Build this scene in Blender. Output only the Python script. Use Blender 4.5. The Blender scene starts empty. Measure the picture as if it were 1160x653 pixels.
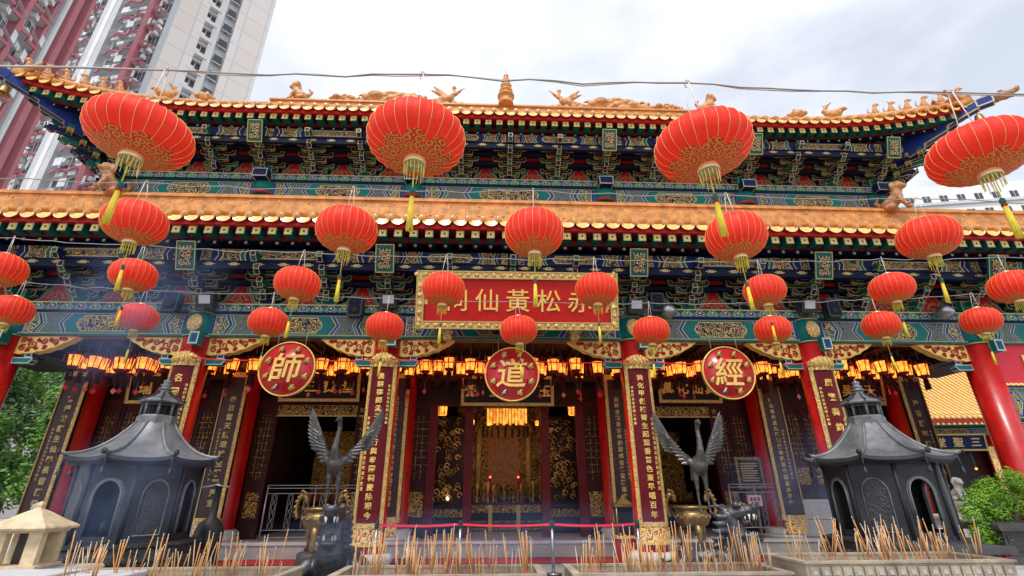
import bpy, bmesh, math, random
from mathutils import Vector, Matrix, noise
R = math.radians
PI = math.pi
random.seed(7)
SC = bpy.context.scene
COL = SC.collection

# ---------------------------------------------------------------- camera
CAM = Vector((-0.5341, -12.7926, 1.55))
PIT, YAW, ROLL = 0.4045, 0.0439, 0.0033
FPX = 549.91
F_ = Vector((math.sin(YAW)*math.cos(PIT), math.cos(YAW)*math.cos(PIT), math.sin(PIT)))
R_ = Vector((math.cos(YAW), -math.sin(YAW), 0))
U_ = R_.cross(F_)
cr, sr = math.cos(ROLL), math.sin(ROLL)
XR = R_*cr + U_*(-sr)
XU = R_*sr + U_*cr
cd = bpy.data.cameras.new("camera")
cam = bpy.data.objects.new("camera", cd)
COL.objects.link(cam)
cd.sensor_width = 36
cd.lens = 36*FPX/1160
cd.clip_start = 0.05
cd.clip_end = 3000
m3 = Matrix((XR, XU, -F_)).transposed()
cam.matrix_world = Matrix.Translation(CAM) @ m3.to_4x4()
SC.camera = cam

# ---------------------------------------------------------------- light: overcast sky, weak wide sun
SUN_EL, SUN_AZ = 62, 200
w = bpy.data.worlds.new("World")
SC.world = w
w.use_nodes = True
nt = w.node_tree
for n in list(nt.nodes):
    nt.nodes.remove(n)
def WN(t, **k):
    n = nt.nodes.new(t)
    for a, b in k.items():
        setattr(n, a, b)
    return n
out = WN('ShaderNodeOutputWorld')
bg1 = WN('ShaderNodeBackground')
sky = WN('ShaderNodeTexSky', sky_type='NISHITA')
sky.sun_disc = False
sky.sun_elevation = R(SUN_EL)
sky.sun_rotation = R(SUN_AZ)
bg1.inputs[1].default_value = 0.05
nt.links.new(sky.outputs[0], bg1.inputs[0])
bg2 = WN('ShaderNodeBackground')
tc = WN('ShaderNodeTexCoord')
mp = WN('ShaderNodeMapping')
mp.inputs['Scale'].default_value = (1.0, 1.0, 2.2)
nz = WN('ShaderNodeTexNoise')
nz.inputs['Scale'].default_value = 1.9
nz.inputs['Detail'].default_value = 7
nz.inputs['Roughness'].default_value = 0.5
rp = WN('ShaderNodeValToRGB')
rp.color_ramp.elements[0].position = 0.38
rp.color_ramp.elements[0].color = (0.52, 0.53, 0.545, 1)
rp.color_ramp.elements[1].position = 0.58
rp.color_ramp.elements[1].color = (0.87, 0.865, 0.86, 1)
nt.links.new(tc.outputs['Generated'], mp.inputs[0])
nt.links.new(mp.outputs[0], nz.inputs['Vector'])
nt.links.new(nz.outputs[0], rp.inputs[0])
nt.links.new(rp.outputs[0], bg2.inputs[0])
bg2.inputs[1].default_value = 0.68
ad = WN('ShaderNodeAddShader')
nt.links.new(bg1.outputs[0], ad.inputs[0])
nt.links.new(bg2.outputs[0], ad.inputs[1])
nt.links.new(ad.outputs[0], out.inputs[0])

sl = bpy.data.lights.new("sun", 'SUN')
sl.energy = 1.4
sl.angle = R(14)
sl.color = (1.0, 0.96, 0.9)
so = bpy.data.objects.new("sun", sl)
COL.objects.link(so)
# sun stands behind the camera, a little to the left
sd = Vector((-0.30, -0.85, math.tan(R(56)))).normalized()
so.rotation_euler = sd.to_track_quat('Z', 'Y').to_euler()
sky.sun_elevation = math.asin(sd.z)
sky.sun_rotation = math.atan2(sd.x, sd.y)

vs = SC.view_settings
vs.view_transform = 'Standard'
vs.look = 'None'
vs.gamma = 1
vs.use_curve_mapping = False
vs.exposure = 0.80
SC.cycles.use_denoising = True
SC.cycles.max_bounces = 6
SC.cycles.transparent_max_bounces = 8
SC.cycles.volume_bounces = 0
SC.cycles.volume_step_rate = 4.0

def ray(px, py):
    return F_ + XR*((px-580)/FPX) + XU*((326.5-py)/FPX)
def atY(px, py, Y):
    r = ray(px, py)
    return CAM + r*((Y-CAM.y)/r.y)
def atD(px, py, D):
    return CAM + ray(px, py)*D

# ---------------------------------------------------------------- materials
MT = {}
class NB:
    """small node builder for one material"""
    def __init__(s, name, col=(.5, .5, .5), rough=.6, metal=0, **k):
        m = bpy.data.materials.new(name)
        m.use_nodes = True
        s.m = m
        s.t = m.node_tree
        s.b = s.t.nodes['Principled BSDF']
        s.b.inputs['Base Color'].default_value = (*col, 1)
        s.b.inputs['Roughness'].default_value = rough
        s.b.inputs['Metallic'].default_value = metal
        if 'coat' in k:
            s.b.inputs['Coat Weight'].default_value = k['coat']
            s.b.inputs['Coat Roughness'].default_value = .12
        MT[name] = m
    def n(s, t, **k):
        n = s.t.nodes.new(t)
        for a, b in k.items():
            if a in n.inputs.keys() and not hasattr(n, a):
                n.inputs[a].default_value = b
            else:
                try:
                    setattr(n, a, b)
                except Exception:
                    n.inputs[a].default_value = b
        return n
    def l(s, a, b):
        s.t.links.new(a, b)
    def coord(s, kind='Object', sc=(1, 1, 1)):
        tc = s.n('ShaderNodeTexCoord')
        mp = s.n('ShaderNodeMapping')
        mp.inputs['Scale'].default_value = sc
        s.l(tc.outputs[kind], mp.inputs[0])
        return mp.outputs[0]
    def ramp(s, src, stops, interp='LINEAR'):
        r = s.n('ShaderNodeValToRGB')
        r.color_ramp.interpolation = interp
        e = r.color_ramp.elements
        while len(e) < len(stops):
            e.new(.5)
        for i, (p, c) in enumerate(stops):
            e[i].position = p
            e[i].color = (*c, 1)
        s.l(src, r.inputs[0])
        return r.outputs[0]
    def noise(s, v, scale, detail=3, rough=.5, dist=0):
        n = s.n('ShaderNodeTexNoise')
        n.inputs['Scale'].default_value = scale
        n.inputs['Detail'].default_value = detail
        n.inputs['Roughness'].default_value = rough
        n.inputs['Distortion'].default_value = dist
        s.l(v, n.inputs['Vector'])
        return n.outputs[0]
    def math(s, op, a, b=None):
        n = s.n('ShaderNodeMath', operation=op)
        for i, x in enumerate((a, b)):
            if x is None:
                continue
            if isinstance(x, (int, float)):
                n.inputs[i].default_value = x
            else:
                s.l(x, n.inputs[i])
        return n.outputs[0]
    def bump(s, src, dist=.01, strength=.6):
        b = s.n('ShaderNodeBump')
        b.inputs['Distance'].default_value = dist
        b.inputs['Strength'].default_value = strength
        s.l(src, b.inputs['Height'])
        s.l(b.outputs[0], s.b.inputs['Normal'])
    def col(s, src):
        s.l(src, s.b.inputs['Base Color'])

def mk(name, c, rough=.6, metal=0, var=.18, sc=3, bump=0, bsc=20, **k):
    """plain paint or stone with wear: two shades mixed by noise, light bump"""
    b = NB(name, c, rough, metal, **k)
    v = b.coord()
    f = b.noise(v, sc, 6, .65)
    lo = tuple(x*(1-var) for x in c)
    hi = tuple(min(1, x*(1+var)) for x in c)
    b.col(b.ramp(f, [(.3, lo), (.7, hi)]))
    if bump:
        b.bump(b.noise(v, bsc, 4), bump)
    return b.m

mk('tile', (.60, .25, .055), .32, var=.22, sc=4, bump=.004, coat=.4)
mk('tile_light', (.88, .50, .13), .3, var=.25, sc=7, bump=.003, coat=.5)
mk('ridge_glaze', (.60, .25, .06), .5, var=.45, sc=3.2, bump=.005, bsc=8)
mk('ornament_glaze', (.56, .26, .08), .5, var=.5, sc=7, bump=.05, bsc=11)
mk('brown_glaze', (.42, .20, .09), .55, var=.45, sc=7, bump=.05, bsc=14)
mk('red_paint', (.42, .012, .014), .4, var=.22, sc=3)
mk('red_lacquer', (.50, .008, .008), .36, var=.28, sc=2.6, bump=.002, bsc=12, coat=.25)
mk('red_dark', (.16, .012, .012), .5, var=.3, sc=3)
mk('maroon', (.12, .004, .008), .5, var=.25, sc=3)
mk('maroon_wood', (.055, .008, .008), .6, var=.4, sc=2.5)
mk('dark_wood', (.025, .010, .008), .5, var=.4, sc=3)
mk('black_lacquer', (.012, .008, .010), .5, var=.3)
mk('navy', (.006, .013, .065), .55, var=.35, sc=5)
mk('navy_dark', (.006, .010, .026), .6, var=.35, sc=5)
mk('blue', (.012, .035, .20), .5, var=.2, sc=5)
mk('teal', (.0, .15, .135), .5, var=.2, sc=5)
mk('teal_dark', (.003, .10, .085), .55, var=.25, sc=5)
mk('white_line', (.50, .50, .42), .5, var=.1)
mk('gold', (.85, .55, .12), .38, .3, var=.2, sc=9)
mk('gold_line', (.52, .37, .13), .45, .25, var=.2, sc=9)
mk('gold_pale', (.86, .57, .15), .4, .2, var=.2, sc=9)
mk('stone', (.42, .40, .36), .8, var=.14, sc=5, bump=.004, bsc=60)
mk('stone_white', (.62, .60, .56), .7, var=.12, sc=4, bump=.003, bsc=50)
mk('stone_dark', (.06, .055, .055), .6, var=.3, sc=5, bump=.012, bsc=18)
mk('sandstone', (.62, .49, .31), .85, var=.28, sc=6, bump=.006, bsc=50)
mk('trough_stone', (.36, .30, .22), .85, var=.42, sc=4, bump=.01, bsc=25)
mk('sand', (.20, .18, .16), .95, var=.35, sc=14, bump=.012, bsc=40)
mk('bronze', (.028, .029, .034), .5, .3, var=.4, sc=2.2, bump=.008, bsc=9)
mk('bronze_roof', (.17, .175, .18), .5, .35, var=.5, sc=2.2, bump=.008, bsc=16)
mk('bronze_bird', (.10, .095, .09), .36, .5, var=.35, sc=6, bump=.008, bsc=30)
mk('bronze_beast', (.075, .078, .085), .36, .5, var=.4, sc=6, bump=.014, bsc=26)
mk('brass', (.32, .21, .08), .38, .7, var=.3, sc=9, bump=.006, bsc=20)
mk('steel', (.35, .36, .37), .32, .85, var=.12)
mk('fence_steel', (.42, .42, .44), .4, .7, var=.1)
mk('slab_top', (.58, .60, .62), .5, var=.08, sc=3)
mk('belt_red', (.80, .035, .05), .55, var=.06)
mk('carpet', (.40, .02, .025), .9, var=.15, sc=8, bump=.003, bsc=90)
mk('black_plastic', (.018, .018, .02), .45, var=.2)
mk('lamp_glass', (.55, .58, .6), .15, .2, var=.1)
mk('wire', (.30, .29, .27), .6, var=.2)
mk('string', (.70, .68, .62), .7, var=.1)
mk('inner_board', (.045, .010, .012), .5, var=.3)
mk('board_red', (.46, .012, .010), .45, var=.1, sc=3)
mk('banner_red', (.66, .025, .05), .7, var=.05, sc=2)
mk('disc_red', (.52, .010, .018), .35, var=.1, coat=.4)
mk('tassel', (.80, .62, .05), .7, var=.15, sc=12)
mk('tassel_pale', (.86, .74, .22), .7, var=.15, sc=12)
mk('collar', (.80, .66, .34), .35, .4, var=.1)
mk('bark', (.10, .075, .05), .9, var=.3, sc=8, bump=.02, bsc=20)
mk('card_red', (.60, .03, .03), .6, var=.15, sc=9)
mk('card_pink', (.80, .22, .20), .6, var=.1)
mk('notice_pink', (.85, .45, .45), .7, var=.05)
mk('print_dark', (.16, .12, .2), .7, var=.3)
mk('twr_pink', (.50, .18, .21), .8, var=.12, sc=.3)
mk('twr_grey', (.55, .57, .60), .8, var=.10, sc=.3)
mk('twr_white', (.78, .77, .75), .8, var=.08, sc=.3)
mk('twr_cloth', (.75, .76, .78), .8, var=.2, sc=1)
mk('twr_dark', (.05, .06, .075), .35, var=.5, sc=.8)
mk('twr_green', (.06, .25, .18), .7, var=.1, sc=.3)
mk('stick_tan', (.70, .48, .28), .8, var=.35, sc=20)
mk('stick_orange', (.66, .30, .08), .8, var=.25, sc=20)
mk('stick_pink', (.60, .08, .16), .7, var=.2, sc=20)
mk('ash', (.55, .54, .52), .9, var=.15, sc=20)

def leafmat(name, c1, c2):
    b = NB(name, c1, .6)
    v = b.coord()
    b.col(b.ramp(b.noise(v, 1.7, 5), [(.35, c1), (.65, c2)]))
    b.b.inputs['Transmission Weight'].default_value = 0
    b.b.inputs['Subsurface Weight'].default_value = 0
leafmat('leaf_tree', (.07, .19, .025), (.20, .40, .06))
leafmat('leaf_tree_dark', (.03, .085, .02), (.09, .19, .04))
leafmat('leaf_bush', (.10, .28, .008), (.26, .50, .03))

def filigree(name, base, gold, freq=22, scale=4.2, thr=.15, rough=.45, bump=.004, metal=.3, rnd=1.0):
    """curling gold scrollwork: rings around scattered centres, bent by noise"""
    b = NB(name, base, rough)
    v = b.coord()
    nzn = b.n('ShaderNodeTexNoise')
    nzn.inputs['Scale'].default_value = scale*.8
    nzn.inputs['Detail'].default_value = 2
    b.l(v, nzn.inputs['Vector'])
    mx = b.n('ShaderNodeMixRGB', blend_type='LINEAR_LIGHT')
    mx.inputs[0].default_value = .12
    b.l(v, mx.inputs[1]); b.l(nzn.outputs['Color'], mx.inputs[2])
    vo = b.n('ShaderNodeTexVoronoi')
    vo.inputs['Scale'].default_value = scale
    vo.inputs['Randomness'].default_value = rnd
    b.l(mx.outputs[0], vo.inputs['Vector'])
    s = b.math('SINE', b.math('MULTIPLY', vo.outputs['Distance'], freq))
    s2 = b.math('MULTIPLY', s, .5)
    s3 = b.math('ADD', s2, .5)
    c = b.ramp(s3, [(.5+thr*.5-.06, base), (.5+thr*.5+.06, gold)])
    b.col(c)
    mt = b.ramp(s3, [(.5, (0, 0, 0)), (.62, (metal,)*3)])
    b.l(mt, b.b.inputs['Metallic'])
    if bump:
        b.bump(s3, bump)
    return b.m
filigree('scroll_navy', (.008, .014, .045), (.62, .42, .12), scale=7, freq=20, thr=.45)
filigree('scroll_frieze', (.010, .020, .050), (.40, .24, .045), scale=6.5, freq=20, thr=.2)
filigree('scroll_blue', (.015, .035, .14), (.52, .41, .15), scale=7, freq=22, thr=.4, rnd=.6)
filigree('scroll_teal', (.0, .07, .06), (.52, .40, .13), scale=7, freq=22, thr=.4, rnd=.5)
filigree('scroll_red', (.42, .03, .012), (.95, .68, .24), scale=5.5, freq=22, thr=-.55, bump=.012, metal=.1)
filigree('carved_gold', (.30, .13, .03), (.86, .60, .20), scale=9, freq=20, thr=-.6, bump=.012, metal=.25)
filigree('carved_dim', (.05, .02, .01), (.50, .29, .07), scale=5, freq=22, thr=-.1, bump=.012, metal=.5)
filigree('carved_bronze', (.028, .028, .032), (.055, .054, .057), scale=8, freq=16, thr=0, bump=.012, metal=.3)
filigree('wood_lattice', (.020, .008, .007), (.07, .02, .016), scale=6, freq=28, thr=0, bump=.01, metal=0, rnd=.1)

# ring-shaped flower medallions for the painted beams
def floral(name, base, gold, mid):
    b = NB(name, base, .5)
    v = b.coord()
    vo = b.n('ShaderNodeTexVoronoi')
    vo.inputs['Scale'].default_value = 5.5
    vo.inputs['Randomness'].default_value = .35
    b.l(v, vo.inputs['Vector'])
    s = b.math('FRACT', b.math('MULTIPLY', vo.outputs['Distance'], 4.6))
    b.col(b.ramp(s, [(0, gold), (.12, mid), (.46, gold), (.58, base)], 'CONSTANT'))
    return b.m
floral('floral', (.012, .035, .14), (.46, .37, .14), (.01, .13, .11))

# lantern silk: pleated red cloth, slightly shining
b = NB('silk', (.90, .03, .012), .55)
v = b.coord('Object', (1, 1, 1))
f = b.noise(v, 5, 4, .6)
b.col(b.ramp(f, [(.3, (.92, .030, .018)), (.7, (1.0, .065, .035))]))
b.b.inputs['Sheen Weight'].default_value = .0
b.b.inputs['Sheen Tint'].default_value = (1, .5, .45, 1)
b.b.inputs['Subsurface Weight'].default_value = .12
b.b.inputs['Subsurface Radius'].default_value = (.12, .01, .01)
b.bump(b.noise(b.coord('Object', (1, 1, .25)), 30, 3), .006)
# thin cloth: part of the light passes through
tl = b.n('ShaderNodeBsdfTranslucent'); tl.inputs[0].default_value = (1.0, .20, .06, 1)
ms = b.n('ShaderNodeMixShader'); ms.inputs[0].default_value = .38
b.l(b.b.outputs[0], ms.inputs[1]); b.l(tl.outputs[0], ms.inputs[2])
b.l(ms.outputs[0], b.t.nodes['Material Output'].inputs[0])
# fish scale gold print on the underside of the lanterns, by UV
b = NB('scale_print', (.8, .5, .1), .45)
tcn = b.n('ShaderNodeTexCoord')
vo = b.n('ShaderNodeTexVoronoi')
vo.inputs['Scale'].default_value = 1.0
vo.inputs['Randomness'].default_value = .25
b.l(tcn.outputs['UV'], vo.inputs['Vector'])
s = b.math('FRACT', b.math('MULTIPLY', vo.outputs['Distance'], 3.1))
b.col(b.ramp(s, [(0, (.56, .34, .07)), (.40, (.74, .03, .01))], 'CONSTANT'))

def emis(name, c, st, c2=None):
    b = NB(name, c, .6)
    b.b.inputs['Emission Color'].default_value = (*c, 1)
    b.b.inputs['Emission Strength'].default_value = st
    if c2:
        v = b.coord()
        r = b.ramp(b.noise(v, 7, 3), [(.35, c2), (.62, c)])
        b.l(r, b.b.inputs['Emission Color'])
emis('glow', (1.0, .38, .045), 1.25, (.50, .08, .01))
emis('glow_soft', (1.0, .42, .06), .9, (.5, .13, .01))
emis('led_red', (1.0, .05, .04), 6)
emis('flame_glow', (1.0, .6, .2), 14)

def groundmat():
    b = NB('paving', (.36, .34, .32), .75)
    v = b.coord()
    br = b.n('ShaderNodeTexBrick')
    br.inputs['Scale'].default_value = 1.0
    br.inputs['Brick Width'].default_value = 1.2
    br.inputs['Row Height'].default_value = .6
    br.inputs['Mortar Size'].default_value = .008
    br.inputs['Color1'].default_value = (.36, .33, .31, 1)
    br.inputs['Color2'].default_value = (.30, .28, .27, 1)
    br.inputs['Mortar'].default_value = (.12, .11, .11, 1)
    b.l(v, br.inputs['Vector'])
    f = b.noise(v, 2.5, 8, .7)
    mx = b.n('ShaderNodeMixRGB', blend_type='MULTIPLY')
    mx.inputs[0].default_value = .7
    b.l(br.outputs[0], mx.inputs[1])
    b.l(b.ramp(f, [(.25, (.65, .65, .65)), (.75, (1, 1, 1))]), mx.inputs[2])
    b.col(mx.outputs[0])
    b.bump(b.noise(v, 60, 3), .003)
groundmat()
def tilemat():
    b = NB('twr_tile', (.6, .55, .5), .8)
    v = b.coord()
    br = b.n('ShaderNodeTexBrick')
    br.offset = 0
    br.inputs['Scale'].default_value = 1.0
    br.inputs['Brick Width'].default_value = 2.6
    br.inputs['Row Height'].default_value = 2.9
    br.inputs['Mortar Size'].default_value = .09
    br.inputs['Color1'].default_value = (.90, .80, .72, 1)
    br.inputs['Color2'].default_value = (.90, .87, .83, 1)
    br.inputs['Mortar'].default_value = (.66, .70, .74, 1)
    # wall plane runs in X and Z of the object
    sx = b.n('ShaderNodeSeparateXYZ'); cx = b.n('ShaderNodeCombineXYZ')
    b.l(v, sx.inputs[0]); b.l(sx.outputs[0], cx.inputs[0]); b.l(sx.outputs[2], cx.inputs[1])
    b.l(cx.outputs[0], br.inputs['Vector'])
    b.col(br.outputs[0])
tilemat()

# matt paints and cloth: little surface shine, so the sky does not wash them out
for nm, sp in (('navy', .15), ('navy_dark', .15), ('blue', .25), ('teal', .25), ('teal_dark', .2), ('maroon', .2), ('maroon_wood', .2), ('scroll_navy', .2), ('scroll_frieze', .2),
               ('scroll_blue', .2), ('scroll_teal', .2), ('floral', .2), ('silk', .35), ('scale_print', .2), ('dark_wood', .2), ('black_lacquer', .25), ('wood_lattice', .2), ('red_dark', .2),
               ('red_paint', .25), ('twr_pink', .2), ('belt_red', .2), ('carved_dim', .25), ('board_red', .2)):
    MT[nm].node_tree.nodes['Principled BSDF'].inputs['Specular IOR Level'].default_value = sp

# ---------------------------------------------------------------- mesh helpers
class B:
    """one mesh under construction; materials are slots by name"""
    def __init__(s):
        s.v = []; s.f = []; s.mi = []; s.sm = []; s.mats = []; s.uv = None
    def mid(s, m):
        if m not in s.mats:
            s.mats.append(m)
        return s.mats.index(m)
    def add(s, vs, fs, m, smooth=False, M=None):
        o = len(s.v)
        if M is not None:
            vs = [M @ Vector(p) for p in vs]
        s.v += [tuple(p) for p in vs]
        k = s.mid(m)
        for f in fs:
            s.f.append(tuple(i+o for i in f)); s.mi.append(k); s.sm.append(smooth)
        return s
    def box(s, x0, x1, y0, y1, z0, z1, m, M=None):
        vs = [(x, y, z) for z in (z0, z1) for y in (y0, y1) for x in (x0, x1)]
        return s.add(vs, [(0, 2, 3, 1), (4, 5, 7, 6), (0, 1, 5, 4), (2, 6, 7, 3), (0, 4, 6, 2), (1, 3, 7, 5)], m, M=M)
    def bbox(s, x0, x1, y0, y1, z0, z1, m, bv=.01, M=None):
        """bevelled box: chamfer on all edges of the XZ outline"""
        b2 = min(bv, (x1-x0)/3, (z1-z0)/3)
        prof = [(x0+b2, z0), (x1-b2, z0), (x1, z0+b2), (x1, z1-b2), (x1-b2, z1), (x0+b2, z1), (x0, z1-b2), (x0, z0+b2)]
        return s.prism(prof, y0, y1, m, M=M)
    def prism(s, prof, y0, y1, m, M=None, smooth=False, back=True):
        """profile of (x, z) extruded in y; front is y0"""
        n = len(prof)
        a = sum(prof[i][0]*prof[(i+1) % n][1]-prof[(i+1) % n][0]*prof[i][1] for i in range(n))
        if a < 0:
            prof = prof[::-1]
        vs = [(x, y0, z) for x, z in prof]+[(x, y1, z) for x, z in prof]
        s.add(vs, [tuple(range(n))], m, M=M)
        o = len(s.v)-2*n
        k = s.mid(m)
        if back:
            s.f.append(tuple(o+n+i for i in reversed(range(n)))); s.mi.append(k); s.sm.append(False)
        for i in range(n):
            j = (i+1) % n
            s.f.append((o+i, o+n+i, o+n+j, o+j)); s.mi.append(k); s.sm.append(smooth)
        return s
    def outl(s, prof, y0, y1, m, edge='gold_line', wd=.018, M=None):
        """prism whose front and under faces carry a painted edge line (inset strips)"""
        n = len(prof)
        a = sum(prof[i][0]*prof[(i+1) % n][1]-prof[(i+1) % n][0]*prof[i][1] for i in range(n))
        if a < 0:
            prof = prof[::-1]
        # inset profile by offsetting edges
        ins = []
        for i in range(n):
            p0 = Vector(prof[i-1]); p1 = Vector(prof[i]); p2 = Vector(prof[(i+1) % n])
            d1 = (p1-p0).normalized(); d2 = (p2-p1).normalized()
            n1 = Vector((-d1.y, d1.x)); n2 = Vector((-d2.y, d2.x))
            nn = (n1+n2)
            L = nn.length
            nn = nn/L if L > 1e-6 else n1
            k = wd/max(.45, nn.dot(n1))
            ins.append((p1.x+nn.x*k, p1.y+nn.y*k))
        vs = [(x, y0, z) for x, z in prof]+[(x, y0, z) for x, z in ins]+[(x, y1, z) for x, z in prof]
        o = len(s.v)
        s.add(vs, [tuple(range(n, 2*n))], m, M=M)
        e = s.mid(edge); km = s.mid(m)
        for i in range(n):
            j = (i+1) % n
            s.f.append((o+i, o+j, o+n+j, o+n+i)); s.mi.append(e); s.sm.append(False)
            # side wall; those facing down get an inset too
            A = Vector(s.v[o+i]); Bv = Vector(s.v[o+j]); C_ = Vector(s.v[o+2*n+j]); D = Vector(s.v[o+2*n+i])
            dx = prof[j][0]-prof[i][0]; dz = prof[j][1]-prof[i][1]
            L = math.hypot(dx, dz)
            dep = abs(y1-y0)
            if L > 2.6*wd and dep > 2.6*wd and dx > abs(dz)*.4:
                u = wd/L; w2 = wd/dep
                def q(a1, b1):
                    top = A.lerp(Bv, a1); bot = D.lerp(C_, a1)
                    return tuple(top.lerp(bot, b1))
                k0 = len(s.v)
                s.v += [q(u, w2), q(1-u, w2), q(1-u, 1-w2), q(u, 1-w2)]
                s.f.append((k0+3, k0+2, k0+1, k0)); s.mi.append(km); s.sm.append(False)
                for a_, b_, c_, d_ in ((o+i, o+j, k0+1, k0), (o+j, o+2*n+j, k0+2, k0+1), (o+2*n+j, o+2*n+i, k0+3, k0+2), (o+2*n+i, o+i, k0, k0+3)):
                    s.f.append((d_, c_, b_, a_)); s.mi.append(e); s.sm.append(False)
            else:
                s.f.append((o+i, o+2*n+i, o+2*n+j, o+j)); s.mi.append(km); s.sm.append(False)
        s.f.append(tuple(o+2*n+i for i in reversed(range(n)))); s.mi.append(km); s.sm.append(False)
        return s
    def obx(s, x0, x1, y0, y1, z0, z1, m, edge='gold_line', wd=.018, M=None):
        return s.outl([(x0, z0), (x1, z0), (x1, z1), (x0, z1)], y0, y1, m, edge, wd, M)
    def lathe(s, prof, m, seg=24, M=None, smooth=True, cap=True, a0=0, a1=2*PI):
        """profile of (r, z) turned about z"""
        full = abs(a1-a0-2*PI) < 1e-6
        ns = seg if full else seg+1
        vs = []
        for r, z in prof:
            for i in range(ns):
                a = a0+(a1-a0)*i/seg
                vs.append((r*math.cos(a), r*math.sin(a), z))
        fs = []
        for k in range(len(prof)-1):
            for i in range(seg):
                j = (i+1) % ns
                fs.append((k*ns+i, k*ns+j, (k+1)*ns+j, (k+1)*ns+i))
        s.add(vs, fs, m, smooth, M)
        if cap and full:
            o = len(s.v)-len(vs); mi = s.mid(m)
            if prof[0][0] > 1e-4:
                s.f.append(tuple(o+i for i in reversed(range(ns)))); s.mi.append(mi); s.sm.append(False)
            if prof[-1][0] > 1e-4:
                q = o+(len(prof)-1)*ns
                s.f.append(tuple(q+i for i in range(ns))); s.mi.append(mi); s.sm.append(False)
        return s
    def tube(s, pts, r, m, seg=8, M=None, smooth=True):
        """r: number or list; capped tube along pts"""
        pts = [Vector(p) for p in pts]
        n = len(pts)
        rs = r if isinstance(r, (list, tuple)) else [r]*n
        vs = []
        up = None
        for i in range(n):
            d = (pts[min(i+1, n-1)]-pts[max(i-1, 0)])
            if d.length < 1e-9:
                d = Vector((0, 0, 1))
            d.normalize()
            if up is None:
                up = Vector((0, 0, 1)) if abs(d.z) < .9 else Vector((0, 1, 0))
            a = d.cross(up)
            if a.length < 1e-5:
                a = d.orthogonal()
            a.normalize(); c = a.cross(d); up = c
            for k in range(seg):
                t = 2*PI*k/seg
                vs.append(pts[i]+(a*math.cos(t)+c*math.sin(t))*rs[i])
        fs = []
        for i in range(n-1):
            for k in range(seg):
                j = (k+1) % seg
                fs.append((i*seg+k, i*seg+j, (i+1)*seg+j, (i+1)*seg+k))
        fs.append(tuple(reversed(range(seg))))
        fs.append(tuple((n-1)*seg+k for k in range(seg)))
        return s.add(vs, fs, m, smooth, M)
    def ball(s, c, r, m, M=None, sx=1, sy=1, sz=1, seg=10, rings=7):
        prof = [(r*math.sin(PI*i/rings)+(1e-4), -r*math.cos(PI*i/rings)) for i in range(rings+1)]
        T = Matrix.Translation(Vector(c)) @ Matrix.Diagonal((sx, sy, sz, 1))
        if M is not None:
            T = M @ T
        return s.lathe(prof, m, seg, T, True, False)
    def quad(s, pts, m, M=None):
        return s.add(pts, [tuple(range(len(pts)))], m, M=M)
    def mesh(s, name):
        me = bpy.data.meshes.new(name)
        me.from_pydata(s.v, [], s.f)
        for x in s.mats:
            me.materials.append(MT[x])
        me.polygons.foreach_set('material_index', s.mi)
        me.polygons.foreach_set('use_smooth', s.sm)
        me.validate()
        me.update()
        return me

def put(name, b, parent=None, loc=None, rot=None):
    me = b.mesh(name) if isinstance(b, B) else b
    o = bpy.data.objects.new(name, me)
    COL.objects.link(o)
    if parent is not None:
        o.parent = parent
    if loc is not None:
        o.location = loc
    if rot is not None:
        o.rotation_euler = rot
    return o
def tag(o, label=None, cat=None, group=None, kind=None):
    if label: o['label'] = label
    if cat: o['category'] = cat
    if group: o['group'] = group
    if kind: o['kind'] = kind
    return o
def thing(name, label, cat, loc=(0, 0, 0), rz=0, group=None):
    o = bpy.data.objects.new(name, None)
    COL.objects.link(o)
    o.empty_display_size = .2
    o.location = loc
    o.rotation_euler = (0, 0, rz)
    return tag(o, label, cat, group)
KIDS = {}
def copy_tree(o, parent=None, top=True):
    c = o.copy()
    COL.objects.link(c)
    if parent is not None:
        c.parent = parent
    for ch in list(o.children):
        copy_tree(ch, c, False)
    return c
def struct(name, b):
    return tag(put(name, b), kind='structure')

TMP = bpy.data.scenes.new('workshop')
# organic forms: overlapping balls and tapered limbs fused by a voxel remesh
def organic(parts, mat, voxel=.03, smooth=6, disp=0, dsc=4):
    b = B()
    for p in parts:
        if p[0] == 'b':
            _, c, r, sc = p
            b.ball(c, r, mat, sx=sc[0], sy=sc[1], sz=sc[2], seg=14, rings=9)
        else:
            _, pts, rs = p
            b.tube(pts, rs, mat, 10)
            for q, rr in zip(pts, rs if isinstance(rs, (list, tuple)) else [rs]*len(pts)):
                b.ball(q, rr*.98, mat, seg=10, rings=6)
    me = b.mesh('tmp')
    o = bpy.data.objects.new('tmp', me)
    TMP.collection.objects.link(o)
    m = o.modifiers.new('r', 'REMESH'); m.mode = 'VOXEL'; m.voxel_size = voxel
    m2 = o.modifiers.new('s', 'SMOOTH'); m2.iterations = smooth; m2.factor = .5
    with bpy.context.temp_override(scene=TMP, view_layer=TMP.view_layers[0]):
        dg = bpy.context.evaluated_depsgraph_get()
        r = bpy.data.meshes.new_from_object(o.evaluated_get(dg))
    bpy.data.objects.remove(o)
    if disp:
        for v in r.vertices:
            v.co += v.normal*disp*(noise.noise(v.co*dsc)+.5*noise.noise(v.co*dsc*2.3))
    r.materials.clear()
    r.materials.append(MT[mat])
    for p in r.polygons:
        p.use_smooth = True
        p.material_index = 0
    return r

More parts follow.
